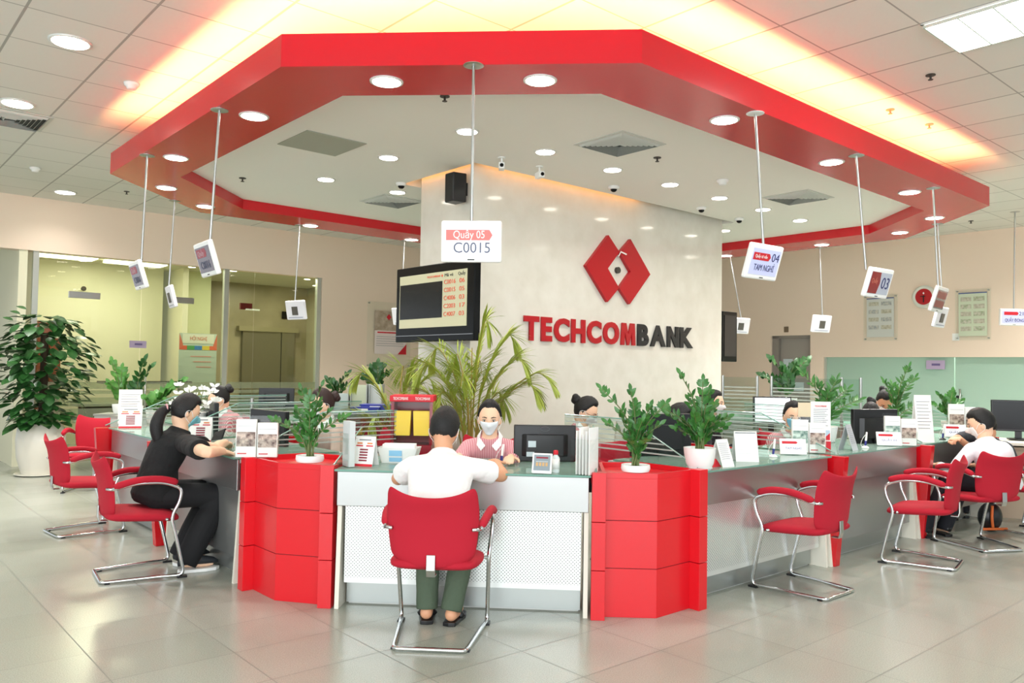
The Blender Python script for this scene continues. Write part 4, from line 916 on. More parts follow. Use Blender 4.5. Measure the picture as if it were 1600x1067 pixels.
        for s_ in (-1,1):
            bm=new(); tube(bm,smooth_path([HM@Vector((s_*x,y,z)) for x,y,z in ((.064,.045,-.025),(.078,.01,.012),(.086,-.022,-.005),(.078,-.012,-.04),(.06,.045,-.07))],4),.0018,seg=5); obj('ear_loop',bm,WHT,t,smooth=True)
    if glasses:
        bm=new()
        for s_ in (-1,1): tube(bm,[HM@Vector((s_*.031+.021*math.cos(a),.1-.006*abs(math.cos(a)),.002+.015*math.sin(a))) for a in [i*math.pi/8 for i in range(16)]],.0018,seg=5,closed=True); tube(bm,[HM@Vector((s_*.052,.096,.004)),HM@Vector((s_*.078,-.01,.006))],.0016,seg=5)
        tube(bm,[HM@Vector((-.01,.1,.004)),HM@Vector((.01,.1,.004))],.0016,seg=5); obj('glasses',bm,BLK,t,smooth=True)
    # shirt
    bm=new(); torso(bm,.014)
    for i,s_ in enumerate((-1,1)):
        segs(bm,[neck-up*.048+X*s_*.045,sh[i]],[.056,.058])
        if sleeve<=1: 
            e=sh[i].lerp(el[i],sleeve*1.25 if sleeve<.8 else sleeve); tube(bm,[sh[i],sh[i].lerp(e,.5),e],[.058,.056*sleeve_flare,.058*sleeve_flare],seg=16)
        else: tube(bm,smooth_path([sh[i],el[i],el[i].lerp(hd[i],.85)],6),[.06]*5+[.052]*3+[.046]*3+[.036]*2,seg=14)
    o=obj('shirt',bm,shirt,t,smooth=True); remesh(o,.008,5)
    if collar:
        bm=new()
        for s_ in (-1,1):
            pts=[neck+X*s_*a*1.12+fwd*b*1.1+up*(c+.012) for a,b,c in ((.0,-.064,.035),(.052,-.03,.03),(.058,.03,.005),(.02,.085,-.02),(.046,.098,-.05),(.075,.06,-.028),(.078,-.02,-.01),(.0,-.082,.0))]
            slab(bm,[pts[0],pts[1],pts[6],pts[7]],up*.004); slab(bm,[pts[1],pts[2],pts[5],pts[6]],up*.004); slab(bm,[pts[2],pts[3],pts[4],pts[5]],(0,0,.004))
        obj('collar',bm,collar,t,smooth='auto')
    # trousers
    pm=pants or mat('dark_trousers','1d1e26',.8)
    bm=new(); loft(bm,[(pel-up*.1,X*.12,fwd*.10),(pel-up*.055,X*.175,fwd*.135),(pel+up*.03,X*.176,fwd*.134),(pel+up*.09,X*.155,fwd*.12)])
    for i,s_ in enumerate((-1,1)):
        k,a=lg[i]; segs(bm,[pel+X*s_*.085+Vector((0,0,-.02)),k],[.094,.075]); tube(bm,smooth_path([k,k.lerp(a,.5),a+(a-k).normalized()*(.035 if not bare_feet else .02)],4),[.073]*3+[.066*flare]*3+[.062*flare]*2+[.06*flare],seg=14)
    o=obj('trousers',bm,pm,t,smooth=True); remesh(o,.009,4)
    sc=shoes or BLK
    for i,s_ in enumerate((-1,1)):
        a=lg[i][1]; fd=Vector((s_*.15,1,0)).normalized(); sd=Vector((fd.y,-fd.x,0)); z0=a.z-.09+.0
        outl=[(-.06,.0),(-.05,.035),(.03,.04),(.12,.047),(.18,.035),(.21,0)]; pl=[a+fd*q+sd*w for q,w in outl]+[a+fd*q-sd*w for q,w in outl[::-1][1:-1]]
        bm=new(); prism(bm,[(p.x,p.y) for p in pl],max(0,z0),max(0,z0)+.022)
        s_o=obj('sandal_sole' if bare_feet else 'shoe_sole',bm,BLK if bare_feet or sc is BLK else WHT,t,bev=.004)
        bm=new()
        if bare_feet: tube(bm,smooth_path([a+fd*.07+sd*.045+Vector((0,0,-.07)),a+fd*.06+Vector((0,0,-.02)),a+fd*.07-sd*.045+Vector((0,0,-.07))],4),.009,seg=8,sx=2); obj('sandal_strap',bm,BLK,t,smooth=True)
        else: 
            loft(bm,[(Vector((a.x,a.y,z0+.045+h_))+fd*q,sd*w,Vector((0,0,1))*h_) for q,w,h_ in ((-.058,.02,.02),(-.04,.036,.04),(.0,.04,.045),(.05,.04,.038),(.11,.043,.028),(.17,.034,.02),(.2,.012,.01))]); obj('shoe',bm,sc,t,smooth=True)
    return t
def HP(x,y,Y): return aty(x,y,Y)
# --- customers
TEE=mat('white_cotton','f3f3f1',.9,bump=(9,.7,.03)); BTEE=mat('black_cotton','121314',.9,bump=(9,.7,.03)); OLIVE=mat('green_trousers','4d5c49',.85,bump=(14,.7,.02)); BPANT=mat('black_trousers','101013',.85)
h=HP(695,672,4.47)
person('man in a white t-shirt and green trousers seated with his back to the camera',h,0,TEE,'short','f2f2f0',OLIVE,.5,SKIN,hf=.26,pitch=-.3,yaw=-.12,hands=(Vector((-.78,4.78,.835)),Vector((-.42,4.80,.835))),elbows=(aty(622,748,4.56),aty(784,743,4.60)),sw=.2,bulk=1.0,pz=.53,bare_feet=True,eyes=True,legs=[((-.77,4.50,.50),(-.755,4.42,.09)),((-.55,4.53,.50),(-.615,4.40,.09))],hair_front=.55,curl=.5,sleeve_flare=1.15)
h=HP(290,643,5.42)
person('woman in black with a ponytail and blue mask seated at the left counter',h,math.radians(-45),BTEE,'pony','7fc0cf',BPANT,.62,SKIN2,hf=.17,pitch=-.42,yaw=-.0,hands=(at(352,692,.86),at(348,705,.84)),elbows=(at(332,700,.86),at(322,706,.86)),sw=.18,bulk=.96,pz=.53,shoes=mat('dark_sneaker','22262b',.7),legs=[((-2.50,5.58,.50),(-2.66,5.45,.09)),((-2.38,5.42,.50),(-2.53,5.26,.09))],hair_front=.6,sleeve_flare=1.15,flare=1.3)
h=HP(1533,663,7.08)
person('man in a white long-sleeved shirt with his head turned left, seated at the right end',h,math.radians(22),mat('white_shirt','eceef2',.85,bump=(9,.7,.03)),'short','f0eeec',mat('navy_trousers','15171f',.85),1.1,SKIN2,hf=.16,pitch=-.3,yaw=.75,sw=.21,bulk=1.05,pz=.53,hands=None,elbows=(aty(1488,735,7.0),aty(1572,735,7.0)),hair_front=.55,shoes=BLK,legs=[((3.28,7.18,.50),(3.10,7.22,.09)),((3.46,7.28,.50),(3.32,7.32,.09))],hs=1.06)
h=HP(1541,668,8.0)
person('man in a dark jacket mostly hidden behind the man in the white shirt',h,math.radians(40),mat('navy_jacket','232b36',.8),'short','e8e8e8',mat('navy_trousers'),1.1,SKIN,hf=.15,pitch=-.3,yaw=.2,sw=.18,hands=(at(1493,684,.86),at(1500,686,.86)),elbows=(aty(1518,682,7.75),None),eyes=True,hs=.9)
# --- clerks
COLR=mat('white_collar','f5f5f5',.8)
h=HP(765,654,5.42)
person('clerk in a pink striped shirt and white mask facing the camera behind the front counter',h,math.pi,PINK,'bun','e6ebee',None,1.1,SKIN2,hf=.2,pitch=-.16,yaw=.05,collar=COLR,hands=(Vector((-.35,5.05,.84)),Vector((-.68,5.05,.84))),elbows=(aty(806,722,5.35),aty(716,722,5.35)),sw=.18,hair_front=.74)
h=HP(342,623,7.3)
person('clerk in a pink shirt with a lowered blue mask, far left behind the left row',h,math.radians(125),PINK,'bun','a8cfe0',None,1.1,SKIN2,hf=.22,pitch=-.45,yaw=.0,collar=COLR,sw=.18)
h=HP(503,632,6.3)
person('clerk with reddish brown hair and white mask behind the potted plant on the left planter',h,math.radians(140),mat('pale_pink_cotton','e4c3b8',.85),'bun','f2f2f0',None,1.1,SKIN2,hf=.15,pitch=-.15,yaw=-.15,collar=COLR,hairm=HAIRB,sw=.18)
h=HP(915,643,6.6)
person('clerk with glasses and a black hair bun leaning over right behind the monitor',h,math.radians(-100),PINK,'bun','f0f0ee',None,1.1,SKIN2,hf=.24,pitch=-.5,yaw=-.1,collar=COLR,glasses=True,sw=.17)
h=HP(1060,652,6.9)
person('person in a white shirt bending low behind the right planter plants',h,math.radians(-100),mat('white_shirt'),'short','f0f0ee',None,1.1,SKIN2,hf=.32,pitch=-.7,sw=.18,pz=.5)
h=HP(1116,630,8.0)
person('clerk with a white mask looking right, behind the tall potted plant',h,math.radians(-115),mat('dark_vest','2a2a33',.8),'bun','f0f0ee',None,1.1,SKIN2,hf=.15,pitch=-.1,yaw=-.1,collar=COLR,sw=.17)
h=HP(1239,650,6.95)
person('clerk in a pink shirt and light blue mask facing the camera behind the right row',h,math.radians(185),PINK,'bun','7dc4e0',None,1.1,SKIN2,hf=.15,pitch=-.2,yaw=-.12,collar=COLR,sw=.175,hair_front=.74)
h=HP(1361,647,7.7)
person('clerk in a cream shirt with the head bowed low behind a monitor',h,math.radians(175),mat('cream_shirt','e2dccb',.85),'bun','f0f0ee',None,1.1,SKIN,hf=.22,pitch=-.9,yaw=-.35,sw=.175,hs=.97)
h=HP(1382,627,8.6)
person('clerk with a topknot standing behind the bowed clerk',h,math.radians(170),mat('maroon_blouse','5e2a33',.8),'bun','efe9e4',None,1.1,SKIN,hf=.12,pitch=-.75,yaw=.0,sw=.17,pz=.66,legs=[(Vector((s_*.1,.02,.48)),Vector((s_*.1,.0,.1))) for s_ in (-1,1)])
# clerks' chairs
for (x,y,Y,rz,lab) in ((585,700,6.2,140,'red office chair back beside the left glass screen'),(765,700,5.75,180,'red office chair of the clerk behind the front counter'),(1245,690,7.3,-150,'red office chair of the clerk with the light blue mask'),(1400,690,8.0,-150,'red office chair behind the second right desk'),(350,690,7.6,130,'red office chair of the far left clerk'),(985,715,5.9,-150,'red office chair behind the right planter')):
    p=aty(x,y,Y); o=dup(ch,(p.x,p.y,0),math.radians(rz),lab,'red office chairs inside the counters'); o.scale=(1,1,1.12)
# ================================================================== plants
LEAF=mat('zz_leaf','2c5e2c',.35,vary=(18,'4a8438')); LEAFD=mat('dark_leaf','1f4a22',.35,vary=(14,'35682f')); LEAFP=mat('palm_leaf','8fa436',.5,vary=(6,'b4c052')); STEM=mat('green_stem','5d6b35',.5); LEAFL=mat('young_leaf','3c7430',.35,vary=(18,'5d9440'))
def leaflet(bm,b,d,n,L,w,fold=.15,pt=.5):
    d=d.normalized(); s=d.cross(n).normalized(); n=s.cross(d).normalized()
    rows=[(0,.12),(.25,.8),(.5,1),(.75,.75),(1,.02)]; C=[];A=[];B=[]
    for t,k in rows:
        c=b+d*L*t-n*(L*.18*t*t); C.append(bm.verts.new(c)); A.append(bm.verts.new(c+s*w*k+n*w*k*fold)); B.append(bm.verts.new(c-s*w*k+n*w*k*fold))
    for i in range(4): bm.faces.new((C[i],A[i],A[i+1],C[i+1])); bm.faces.new((B[i],C[i],C[i+1],B[i+1]))
def onv(x,v): p=atuv(x,690,v=v); return Vector((p.x,p.y,.804))
def onu(x,u): p=atuv(x,690,u=u); return Vector((p.x,p.y,.804))
def zz(base,stems,label,pot,rnd=1,leafL=.05,leafw=.013,mt=None,name='potted_plant',cat='plant',group=None,n=9,pots=.09,potm=None):
    t=thing(name,label,cat,base,0,group); random.seed(rnd); bs=new(); bl=new()
    ph=0
    if pot=='dish':
        bm=new(); lathe(bm,[(.05,0),(.078,.004),(.085,.02),(.082,.042),(.072,.042),(.066,.03)],seg=28); obj('pot',bm,potm or WHT,t,smooth='auto'); ph=.035
    elif pot=='pot':
        bm=new(); lathe(bm,[(pots*.62,0),(pots*.72,.008),(pots*.86,pots*.4),(pots*.96,pots*1.0),(pots,pots*1.35),(pots*.92,pots*1.35),(pots*.88,pots*1.2)],seg=32); obj('pot',bm,potm or WHT,t,smooth='auto'); ph=pots*1.2
        bm=new(); lathe(bm,[(pots*.7,-.0),(pots*.8,.012),(pots*.76,.012)],seg=28); obj('saucer',bm,potm or WHT,t,smooth='auto')
    bm=new(); lathe(bm,[(.005,ph-.012),(.06 if pot=='dish' else pots*.86,ph-.012),(.058 if pot=='dish' else pots*.84,ph-.004)],seg=20); obj('soil',bm,mat('soil','3a2f24',.9),t)
    for (dx,dy,h) in stems:
        r0=Vector((random.uniform(-.02,.02),random.uniform(-.02,.02),ph-.01)); tip=Vector((dx,dy,ph+h)); mid=r0.lerp(tip,.5)+Vector((-dx*.22,-dy*.22,h*.12))
        P=smooth_path([r0,mid,tip],10); tube(bs,P,[.006-.004*i/(len(P)-1) for i in range(len(P))],seg=6)
        m=n; 
        for k in range(m):
            f=.28+.72*k/(m-1); i=min(len(P)-2,int(f*(len(P)-1))); p=P[i]; tg=(P[i+1]-P[i]).normalized()
            sd=tg.cross(Vector((0,0,1))); sd=sd.normalized() if sd.length>.1 else Vector((1,0,0))
            sd=(Matrix.Rotation(random.uniform(-.5,.5)+dx*3,3,tg)@sd)
            for s_ in (-1,1): leaflet(bl,p,tg*.55+sd*s_*.9+Vector((0,0,.15)),tg.cross(sd)*1.0,leafL*(.75+.4*math.sin(math.pi*f))*random.uniform(.9,1.1),leafw)
        leaflet(bl,P[-1],(P[-1]-P[-2]),Vector((0,-1,.3)),leafL,leafw)
    obj('stems',bs,STEM,t,smooth=True); obj('foliage',bl,mt or LEAF,t,smooth=True,fix=False); return t
zp=.815
def sup(x,Y,lab,z=.92):  # made-up cupboard, added to hold up a plant that stands off the desks
    p=aty(x,650,Y); t=thing('added_cupboard',lab,'cupboard',(p.x,p.y,0),.1); bx('body',mat('cupboard_grey','b3b5ae',.5),t,-.2,-.18,0,.2,.18,z-.02); bx('top',mat('grey_top'),t,-.21,-.19,z-.02,.21,.19,z); return Vector((p.x,p.y,z))
zz(at(484,722,zp),[(-.22,-.02,.22),(-.07,.02,.40),(.0,-.03,.36),(.06,.0,.42),(.20,.02,.24),(.12,-.05,.27),(-.10,.05,.27),(.03,.06,.32)],'feathery green plant in a low white dish on the left planter','dish',3,.052,.0115,n=11)
zz(at(993,737,zp),[(-.20,0,.44),(-.03,.02,.43),(-.10,-.03,.30),(.08,.02,.34),(.03,-.05,.26),(-.16,.03,.24),(.13,-.03,.24),(.0,.05,.35),(.17,.02,.36),(-.05,-.07,.16),(.06,-.07,.16)],'feathery green plant in a low pale dish on the right planter','dish',5,.052,.0115,n=11)
zz(at(1093,733,zp-.012),[(-.12,0,.46),(.02,.02,.42),(.06,.03,.36),(-.22,.0,.25),(.12,-.03,.2),(.08,.04,.24),(-.04,-.04,.22),(0,.05,.27),(.15,0,.15),(-.1,.02,.15),(-.15,-.04,.13),(.17,.02,.2),(.05,-.06,.2),(-.06,.05,.3),(.1,.06,.28),(-.17,.03,.2)],'tall feathery plant in a round white pot at the right row','pot',9,.052,.0125,n=11,pots=.098)
zz(onv(1400,3.5),[(.12,0,.55),(.2,.05,.45),(-.1,.03,.4),(.05,.0,.3),(.3,.0,.2),(.0,.1,.38)],'feathery green plant behind the second right desk','pot',11,.075,.012,n=12,pots=.1)
zz(onv(1290,3.5),[(-.2,0,.48),(-.05,.03,.38),(.1,.03,.42),(.2,.05,.34),(.0,-.05,.3),(.28,0,.25)],'feathery green plant behind the tall leaflets on the right row','pot',12,.085,.012,n=12,pots=.1)
zz(onv(1483,3.45),[(-.1,0,.28),(.05,.03,.32),(.12,0,.22),(-.14,.03,.18),(0,.05,.25)],'small feathery plant beside the brochure rack at the right end','pot',13,.07,.02,pots=.08)
zz(sup(1230,10.35,'added grey cupboard under the dark plant by the door'),[(-.2,0,.5),(-.05,.03,.4),(.1,.03,.45),(.25,.05,.5),(.0,-.05,.3),(-.3,0,.3)],'dark green plant behind the back right counter by the door','pot',14,.1,.03,mt=LEAFD,pots=.12)  # cupboard by the door is added as a plant stand
zz(sup(186,9.1,'added grey cupboard under the light green plant at far left',.8),[(-.1,0,.5),(.0,.03,.42),(.05,.03,.3),(-.12,.0,.25)],'light green plant at the far end of the left row','pot',15,.09,.024,mt=LEAFL,pots=.08)  # far left cupboard is added so the plant does not float
zz(sup(212,8.85,'added grey cupboard under the dark plant behind the white notices',.8),[(.08,0,.52),(.14,.03,.44),(-.04,.03,.25)],'dark feathery plant behind the white notices on the left','pot',16,.1,.026,mt=LEAFD,pots=.08)  # cupboard is made up, put in to carry this plant
zz(onu(243,2.55),[(-.1,0,.12),(.1,.03,.2),(.16,.03,.24),(-.04,.05,.16),(.08,-.05,.1),(.24,0,.3)],'leafy plant in a white pot behind the woman in black','pot',17,.08,.03,mt=LEAFL,pots=.1)
zz(sup(588,8.9,'added grey cupboard under the small plant below the framed poster'),[(-.06,0,.34),(.0,.03,.4),(.06,.03,.36),(.12,.0,.3),(-.14,.02,.26)],'small dark plant on the back counter below the framed poster','pot',18,.09,.024,mt=LEAFD,pots=.08)  # cupboard added only to support the small plant
zz(sup(525,8.4,'added grey cupboard under the small plant behind the reddish haired clerk'),[(-.02,0,.2),(.1,.03,.3),(.16,.03,.22),(-.1,.02,.24)],'small dark plant just behind the reddish haired clerk','pot',19,.08,.02,mt=LEAFD,pots=.07)  # plant rests on an added cupboard
# areca palm beside the column
def palm(base,fronds,label,rnd):
    t=thing('areca_palm',label,'palm',base,0,'areca palms beside the column'); random.seed(rnd)
    bm=new(); lathe(bm,[(.12,0),(.17,.28),(.18,.3),(.165,.3),(.155,.27)],seg=24); obj('pot',bm,CRM,t,smooth='auto')
    bs=new(); bl=new()
    for dx,dy,h,dr in fronds:
        r0=Vector((dx*.1,dy*.1,.28)); tip=Vector((dx,dy,h)); P=smooth_path([r0,r0.lerp(tip,.45)+Vector((-dx*.25,-dy*.25,h*.16)),tip,tip+Vector((dx*.35,dy*.35,-dr))],12); tube(bs,P,[.009-.007*i/(len(P)-1) for i in range(len(P))],seg=6)
        for i in range(int(len(P)*.3),len(P)-1):
          for sub in (0,.5):
            p=P[i].lerp(P[i+1],sub); tg=(P[i+1]-P[i]).normalized(); sd=tg.cross(Vector((0,0,1))).normalized(); f=max(0,(i+sub-len(P)*.3)/(len(P)*.7))
            for s_ in (-1,1): leaflet(bl,p,tg*random.uniform(.5,.9)+sd*s_*random.uniform(.65,.95)+Vector((0,0,random.uniform(-.05,.35)-.4*f)),Vector((0,0,1)),.24*math.sin(math.pi*(.2+.72*f))+.03,.0058,.4)
    obj('stems',bs,mat('palm_stem','a08a3a',.5),t,smooth=True); obj('fronds',bl,LEAFP,t,smooth=True,fix=False)
b=aty(735,690,6.45)
palm((b.x,b.y,0),[(.10,0,1.78,.12),(.27,.05,1.66,.1),(-.12,.05,1.5,.12),(.5,.0,1.36,.1),(-.28,.1,1.55,.14),(.34,.0,1.48,.12),(.42,-.05,1.28,.12),(-.34,.0,1.42,.16),(-.2,-.1,1.2,.12),(.05,.1,1.45,.1),(-.05,-.1,1.35,.1),(.2,.1,1.2,.15),(-.42,.05,1.22,.15),(.0,.0,1.55,.1)],'areca palm with long arching yellow-green fronds in front of the column',4)
b=aty(620,690,7.2)
palm((b.x,b.y,0),[(.12,0,1.36,.12),(-.3,.0,1.34,.1),(.02,.1,1.4,.1),(.25,.05,1.3,.15),(-.35,-.1,1.0,.12),(-.15,-.2,.95,.1)],'shorter areca palm left of the column behind the red ballot box',6)
# big leafy plant in a tall white pot at far left
p=at(62,741,0); t=thing('potted_tree',"big dark-leaved climbing plant in a tall white pot at the far left",'plant',p)
bm=new(); lathe(bm,[(.16,0),(.2,.01),(.26,.22),(.275,.42),(.26,.56),(.225,.63),(.205,.63),(.2,.58)],seg=36); obj('pot',bm,mat('white_ceramic','e2ddd0',.3),t,smooth='auto')
bm=new(); lathe(bm,[(.2,0),(.28,.012),(.28,.022),(.2,.018)],seg=32); obj('saucer',bm,CRM,t,smooth='auto')
bm=new(); tube(bm,[(0,0,.5),(.01,0,1.2),(0,0,1.75)],.045,seg=10); obj('stem',bm,mat('moss_pole','3a2e1f',.9),t)
bl=new(); random.seed(21)
for k in range(620):
    z=random.uniform(.62,1.98); prof=.50*math.sin(math.pi*min(1,max(.08,(z-.45)/1.62)))**.6; 
    if z<.85: prof=.32
    a=random.uniform(0,2*math.pi); r=prof*math.sqrt(random.uniform(.05,1))
    if z>1.35 and math.cos(a)>0: r*=1.25
    c=Vector((r*math.cos(a),r*math.sin(a),z)); d=Vector((math.cos(a)*.9,math.sin(a)*.9,random.uniform(-.8,.3))); L_=random.uniform(.12,.19)
    leaflet(bl,c,d,Vector((random.uniform(-.3,.3),random.uniform(-.3,.3),1)),L_,L_*.36,.1)
for q in ((-.33,1.98),(-.25,2.04),(-.42,1.9),(-.2,1.93)): leaflet(bl,Vector((q[0],0,q[1])),Vector((-.8,-.2,.4)),Vector((0,-.4,1)),.13,.04)
obj('foliage',bl,LEAFD,t,smooth=True,fix=False)
# ================================================================== things on the counters
ZC=.803
PHOTO=mat('brochure_photo','d9c5b6',.5,vary=(38,'4b2a26')); PHOTG=mat('brochure_photo_green','cfe0d4',.5,vary=(40,'3f6a60'))
def put(name,label,cat,px,py,rz,group=None,z=ZC,off=(0,0)):
    p=at(px,py,z); return thing(name,label,cat,(p.x+off[0],p.y+off[1],z),rz,group)
def lines(t,x0,x1,z0,dz,n,y,m=GPR,h=.004,ky=0,nm='text_line'):
    bm=new()
    for i in range(n): 
        z=z0-dz*i; yy=y+ky*(z); slab(bm,[(x0,yy,z),(x1-(i%3)*.1*(x1-x0),yy,z),(x1-(i%3)*.1*(x1-x0),yy+ky*h,z+h),(x0,yy+ky*h,z+h)],(0,.0015,0))
    obj(nm,bm,m,t)
def tent(px,py,rz,w,h,label,kind='plain',group='tent cards on the counters',d=.06,m=None,z=ZC):
    t=put('tent_card',label,'card',px,py,rz,group,z); k=d/h
    bm=new(); slab(bm,[(-w/2,-d,0),(w/2,-d,0),(w/2,0,h),(-w/2,0,h)],(0,.003,0)); slab(bm,[(-w/2,d,0),(w/2,d,0),(w/2,0,h),(-w/2,0,h)],(0,-.003,0)); obj('card',bm,m or PAP,t)
    f=lambda z:-d+k*z-.0015
    def strip(x0,x1,z0,z1,mm,nm='printed_strip'):
        bm=new(); slab(bm,[(x0,f(z0),z0),(x1,f(z0),z0),(x1,f(z1),z1),(x0,f(z1),z1)],(0,-.001,0)); obj(nm,bm,mm,t)
    if kind=='menu':
        strip(-w/2,w/2,.0,h*.08,RPR); strip(-w*.3,w*.3,h*.86,h*.9,GPR)
        strip(-w*.42,-w*.08,h*.66,h*.7,RPR); strip(w*.08,w*.42,h*.66,h*.7,RPR); strip(-w*.38,-w*.12,h*.74,h*.79,mat('orange_print','e08a50',.6)); strip(w*.12,w*.38,h*.74,h*.79,mat('orange_print'))
        for i in range(5): strip(-w*.2,w*.2,h*(.53-.09*i),h*(.58-.09*i),mat('dark_red_print','8a2a3a',.6))
    elif kind=='notice':
        for i in range(9): strip(-w*.4,w*(.3 if i%3 else .4),h*(.85-.07*i),h*(.862-.07*i),GPR)
    elif kind=='calendar':
        strip(-w*.45,w*.45,h*.93,h*.96,GPR)
        for i in range(5): strip(-w*.38,w*.38,h*(.75-.12*i),h*(.757-.12*i),mat('pale_print','c3c6c8',.6))
    return t
def rack(px,py,rz,w,h,label,n=2,pic=PHOTO,z=ZC,off=(0,0),extra=None):
    t=put('brochure_holder',label,'brochure holder',px,py,rz,'acrylic brochure holders',z,off)
    bm=new(); 
    slab(bm,[(-w/2,-.03,0),(w/2,-.03,0),(w/2,-.035,h*.45),(-w/2,-.035,h*.45)],(0,.003,0)); slab(bm,[(-w/2,.03,0),(w/2,.03,0),(w/2,.05,h*1.0),(-w/2,.05,h*1.0)],(0,.003,0))
    for x in (-w/2,w/2-.003): slab(bm,[(x,-.03,0),(x,.03,0),(x,.045,h*.6),(x,-.035,h*.45)],(.003,0,0))
    box(bm,-w/2,-.04,0,w/2,.04,.004); obj('acrylic_holder',bm,ACR,t)
    cw=w/n
    for i in range(n):
        x0=-w/2+cw*i+.004; x1=x0+cw-.008; hh=h*(.92 if (i%2==0) else .84)
        b=bx('brochure',PAP,t,x0,-.015,.006,x1,.02,hh); zz0=hh*.30; zz1=hh*.68
        o=bx('cover_photo',pic if i%2==0 else PHOTO,t,x0+.004,-.0165,zz0,x1-.004,-.015,zz1)
        o=bx('cover_strip',RPR,t,x0+.01,-.0165,hh*.1,x0+cw*.5,-.015,hh*.13)
        bx('cover_line',mat('pale_print'),t,x0+.01,-.0165,hh*.82,x1-.01,-.015,hh*.835); 
    return t
def tablet(px,py,rz,label,txt=None,w=.17,h=.115,scr=None,z=ZC,tilt=.28):
    t=put('feedback_tablet',label,'tablet',px,py,rz,'small white tablets on the counters',z)
    R=Matrix.Rotation(-tilt,4,'X')
    def pp(name,bm,m,bev=0): bmesh.ops.transform(bm,matrix=R,verts=bm.verts); return obj(name,bm,m,t,bev=bev)
    bm=new(); box(bm,-w/2,-.006,.004,w/2,.008,h); pp('housing',bm,WHT,.004)
    bm=new(); box(bm,-w/2+.01,-.0075,.02,w/2-.01,-.005,h-.01); pp('screen',bm,scr or SCRN)
    bm=new(); slab(bm,[(-w*.3,.01,h*.6),(w*.3,.01,h*.6),(w*.3,.065,0),(-w*.3,.065,0)],(0,.003,0)); obj('stand',bm,WHT,t)
    if txt:
        bm=new(); slab(bm,[(-w*.42,-.0085,h*.68),(w*.12,-.0085,h*.68),(w*.18,-.0085,h*.76),(w*.12,-.0085,h*.84),(-w*.42,-.0085,h*.84)],(0,.001,0)); pp('banner',bm,SRED)
        me=text_mesh(txt,.022,.0005); xs=[v.co.x for v in me.vertices]; k=w*.6/(max(xs)-min(xs))
        for v in me.vertices: v.co.x*=k
        me.transform(R@Matrix.Translation((0,-.0085,h*.4))@Matrix.Rotation(math.pi/2,4,'X')); me.materials.clear(); me.materials.append(SBLU); o=bpy.data.objects.new('lettering',me); COL.objects.link(o); o.parent=t
    else:
        bm=new(); box(bm,-w*.3,-.0085,h*.74,w*.3,-.0075,h*.82); pp('banner',bm,mat('dark_red_print'))
        bm=new(); 
        for i in range(4): box(bm,-w*.3+i*w*.16,-.0085,h*.38,-w*.3+i*w*.16+w*.11,-.0075,h*.55)
        pp('face_icons',bm,mat('icon_amber','c9a06a',.5))
    return t
def pen(px,py,label,rz=0,h=.13,z=ZC,base=None):
    t=put('counter_pen',label,'pen','' or px,py,rz,'counter pens on stands',z)
    bm=new(); lathe(bm,[(.028,0),(.03,.006),(.02,.014),(.008,.02)],seg=20); obj('base',bm,base or WHT,t,smooth='auto')
    bm=new(); cyl(bm,(0,0,.015),(.004,0,.06),.0075,.009); obj('socket',bm,mat('pen_blue','2c2f80',.4),t,smooth='auto')
    bm=new(); cyl(bm,(.004,0,.055),(.012,0,h),.0085,.007); obj('barrel',bm,WHT,t,smooth='auto')
    bm=new(); tube(bm,smooth_path([(.012,0,h-.01),(-.02,.0,h*.6),(-.035,0,.03),(-.02,0,.008)],5),.0018,seg=5); obj('cord',bm,WHT,t,smooth=True)
    return t
def monitor(p,rz,label,w=.48,h=.29,back=True,zb=.1,scr=None,tilt=0,name='computer_monitor'):
    t=thing(name,label,'monitor',p,rz,'computer monitors on the desks')
    # screen faces local +Y (the clerk); the customer sees the back
    bm=new(); box(bm,-w/2,-.02,zb,w/2,.02,zb+h); obj('cabinet',bm,BLK,t,bev=.006)
    bm=new(); prism(bm,[(-w*.3,-.045),(w*.3,-.045),(w*.38,-.018),(-w*.38,-.018)],zb+h*.15,zb+h*.75); obj('rear_bulge',bm,BLK,t,bev=.006)
    bm=new(); box(bm,-w/2+.015,.02,zb+.02,w/2-.015,.022,zb+h-.015); obj('screen',bm,scr or mat('pc_screen','b9c7cf',.3,emit=.8,ecol='c9dbe4'),t)
    bm=new(); box(bm,-.03,-.04,.01,.03,-.018,zb+.08); obj('neck',bm,BLK,t); bm=new(); lathe(bm,[(.11,0),(.11,.008),(.03,.014)],seg=28); obj('foot',bm,BLK,t,smooth='auto')
    return t
# --- front counter
tent(571,727,-.18,.13,.175,'white price card with red stripes standing at the left of the front counter','menu',d=.05)
t=put('leaflet_stack','tall acrylic leaflet holder seen edge-on at the left of the front counter','leaflet holder',545,729,-.9); bx('holder',ACR,t,-.06,-.03,0,.06,.03,.17); bx('leaflets',mat('pale_grey_paper','cfd4d4',.6),t,-.05,-.02,.004,.05,.015,.27); bx('side_cover',glass('acrylic'),t,-.062,-.034,0,.062,-.031,.2)
t=put('paper_basket','white plastic basket of papers with blue labels at the left of the front counter','basket',624,722,0)
bm=new(); prof=[(-.10,-.06),(.10,-.06),(.10,.06),(-.10,.06)]; slab(bm,[(-.1,-.06,0),(.1,-.06,0),(.125,-.075,.095),(-.125,-.075,.095)],(0,.003,0)); slab(bm,[(-.1,.06,0),(.1,.06,0),(.125,.075,.095),(-.125,.075,.095)],(0,-.003,0)); slab(bm,[(-.1,-.06,0),(-.1,.06,0),(-.125,.075,.095),(-.125,-.075,.095)],(.003,0,0)); slab(bm,[(.1,-.06,0),(.1,.06,0),(.125,.075,.095),(.125,-.075,.095)],(-.003,0,0)); box(bm,-.1,-.06,0,.1,.06,.004); obj('basket_body',bm,WHT,t)
bx('papers',PAP,t,-.1,-.05,.01,.1,.05,.115,rz=.06); 
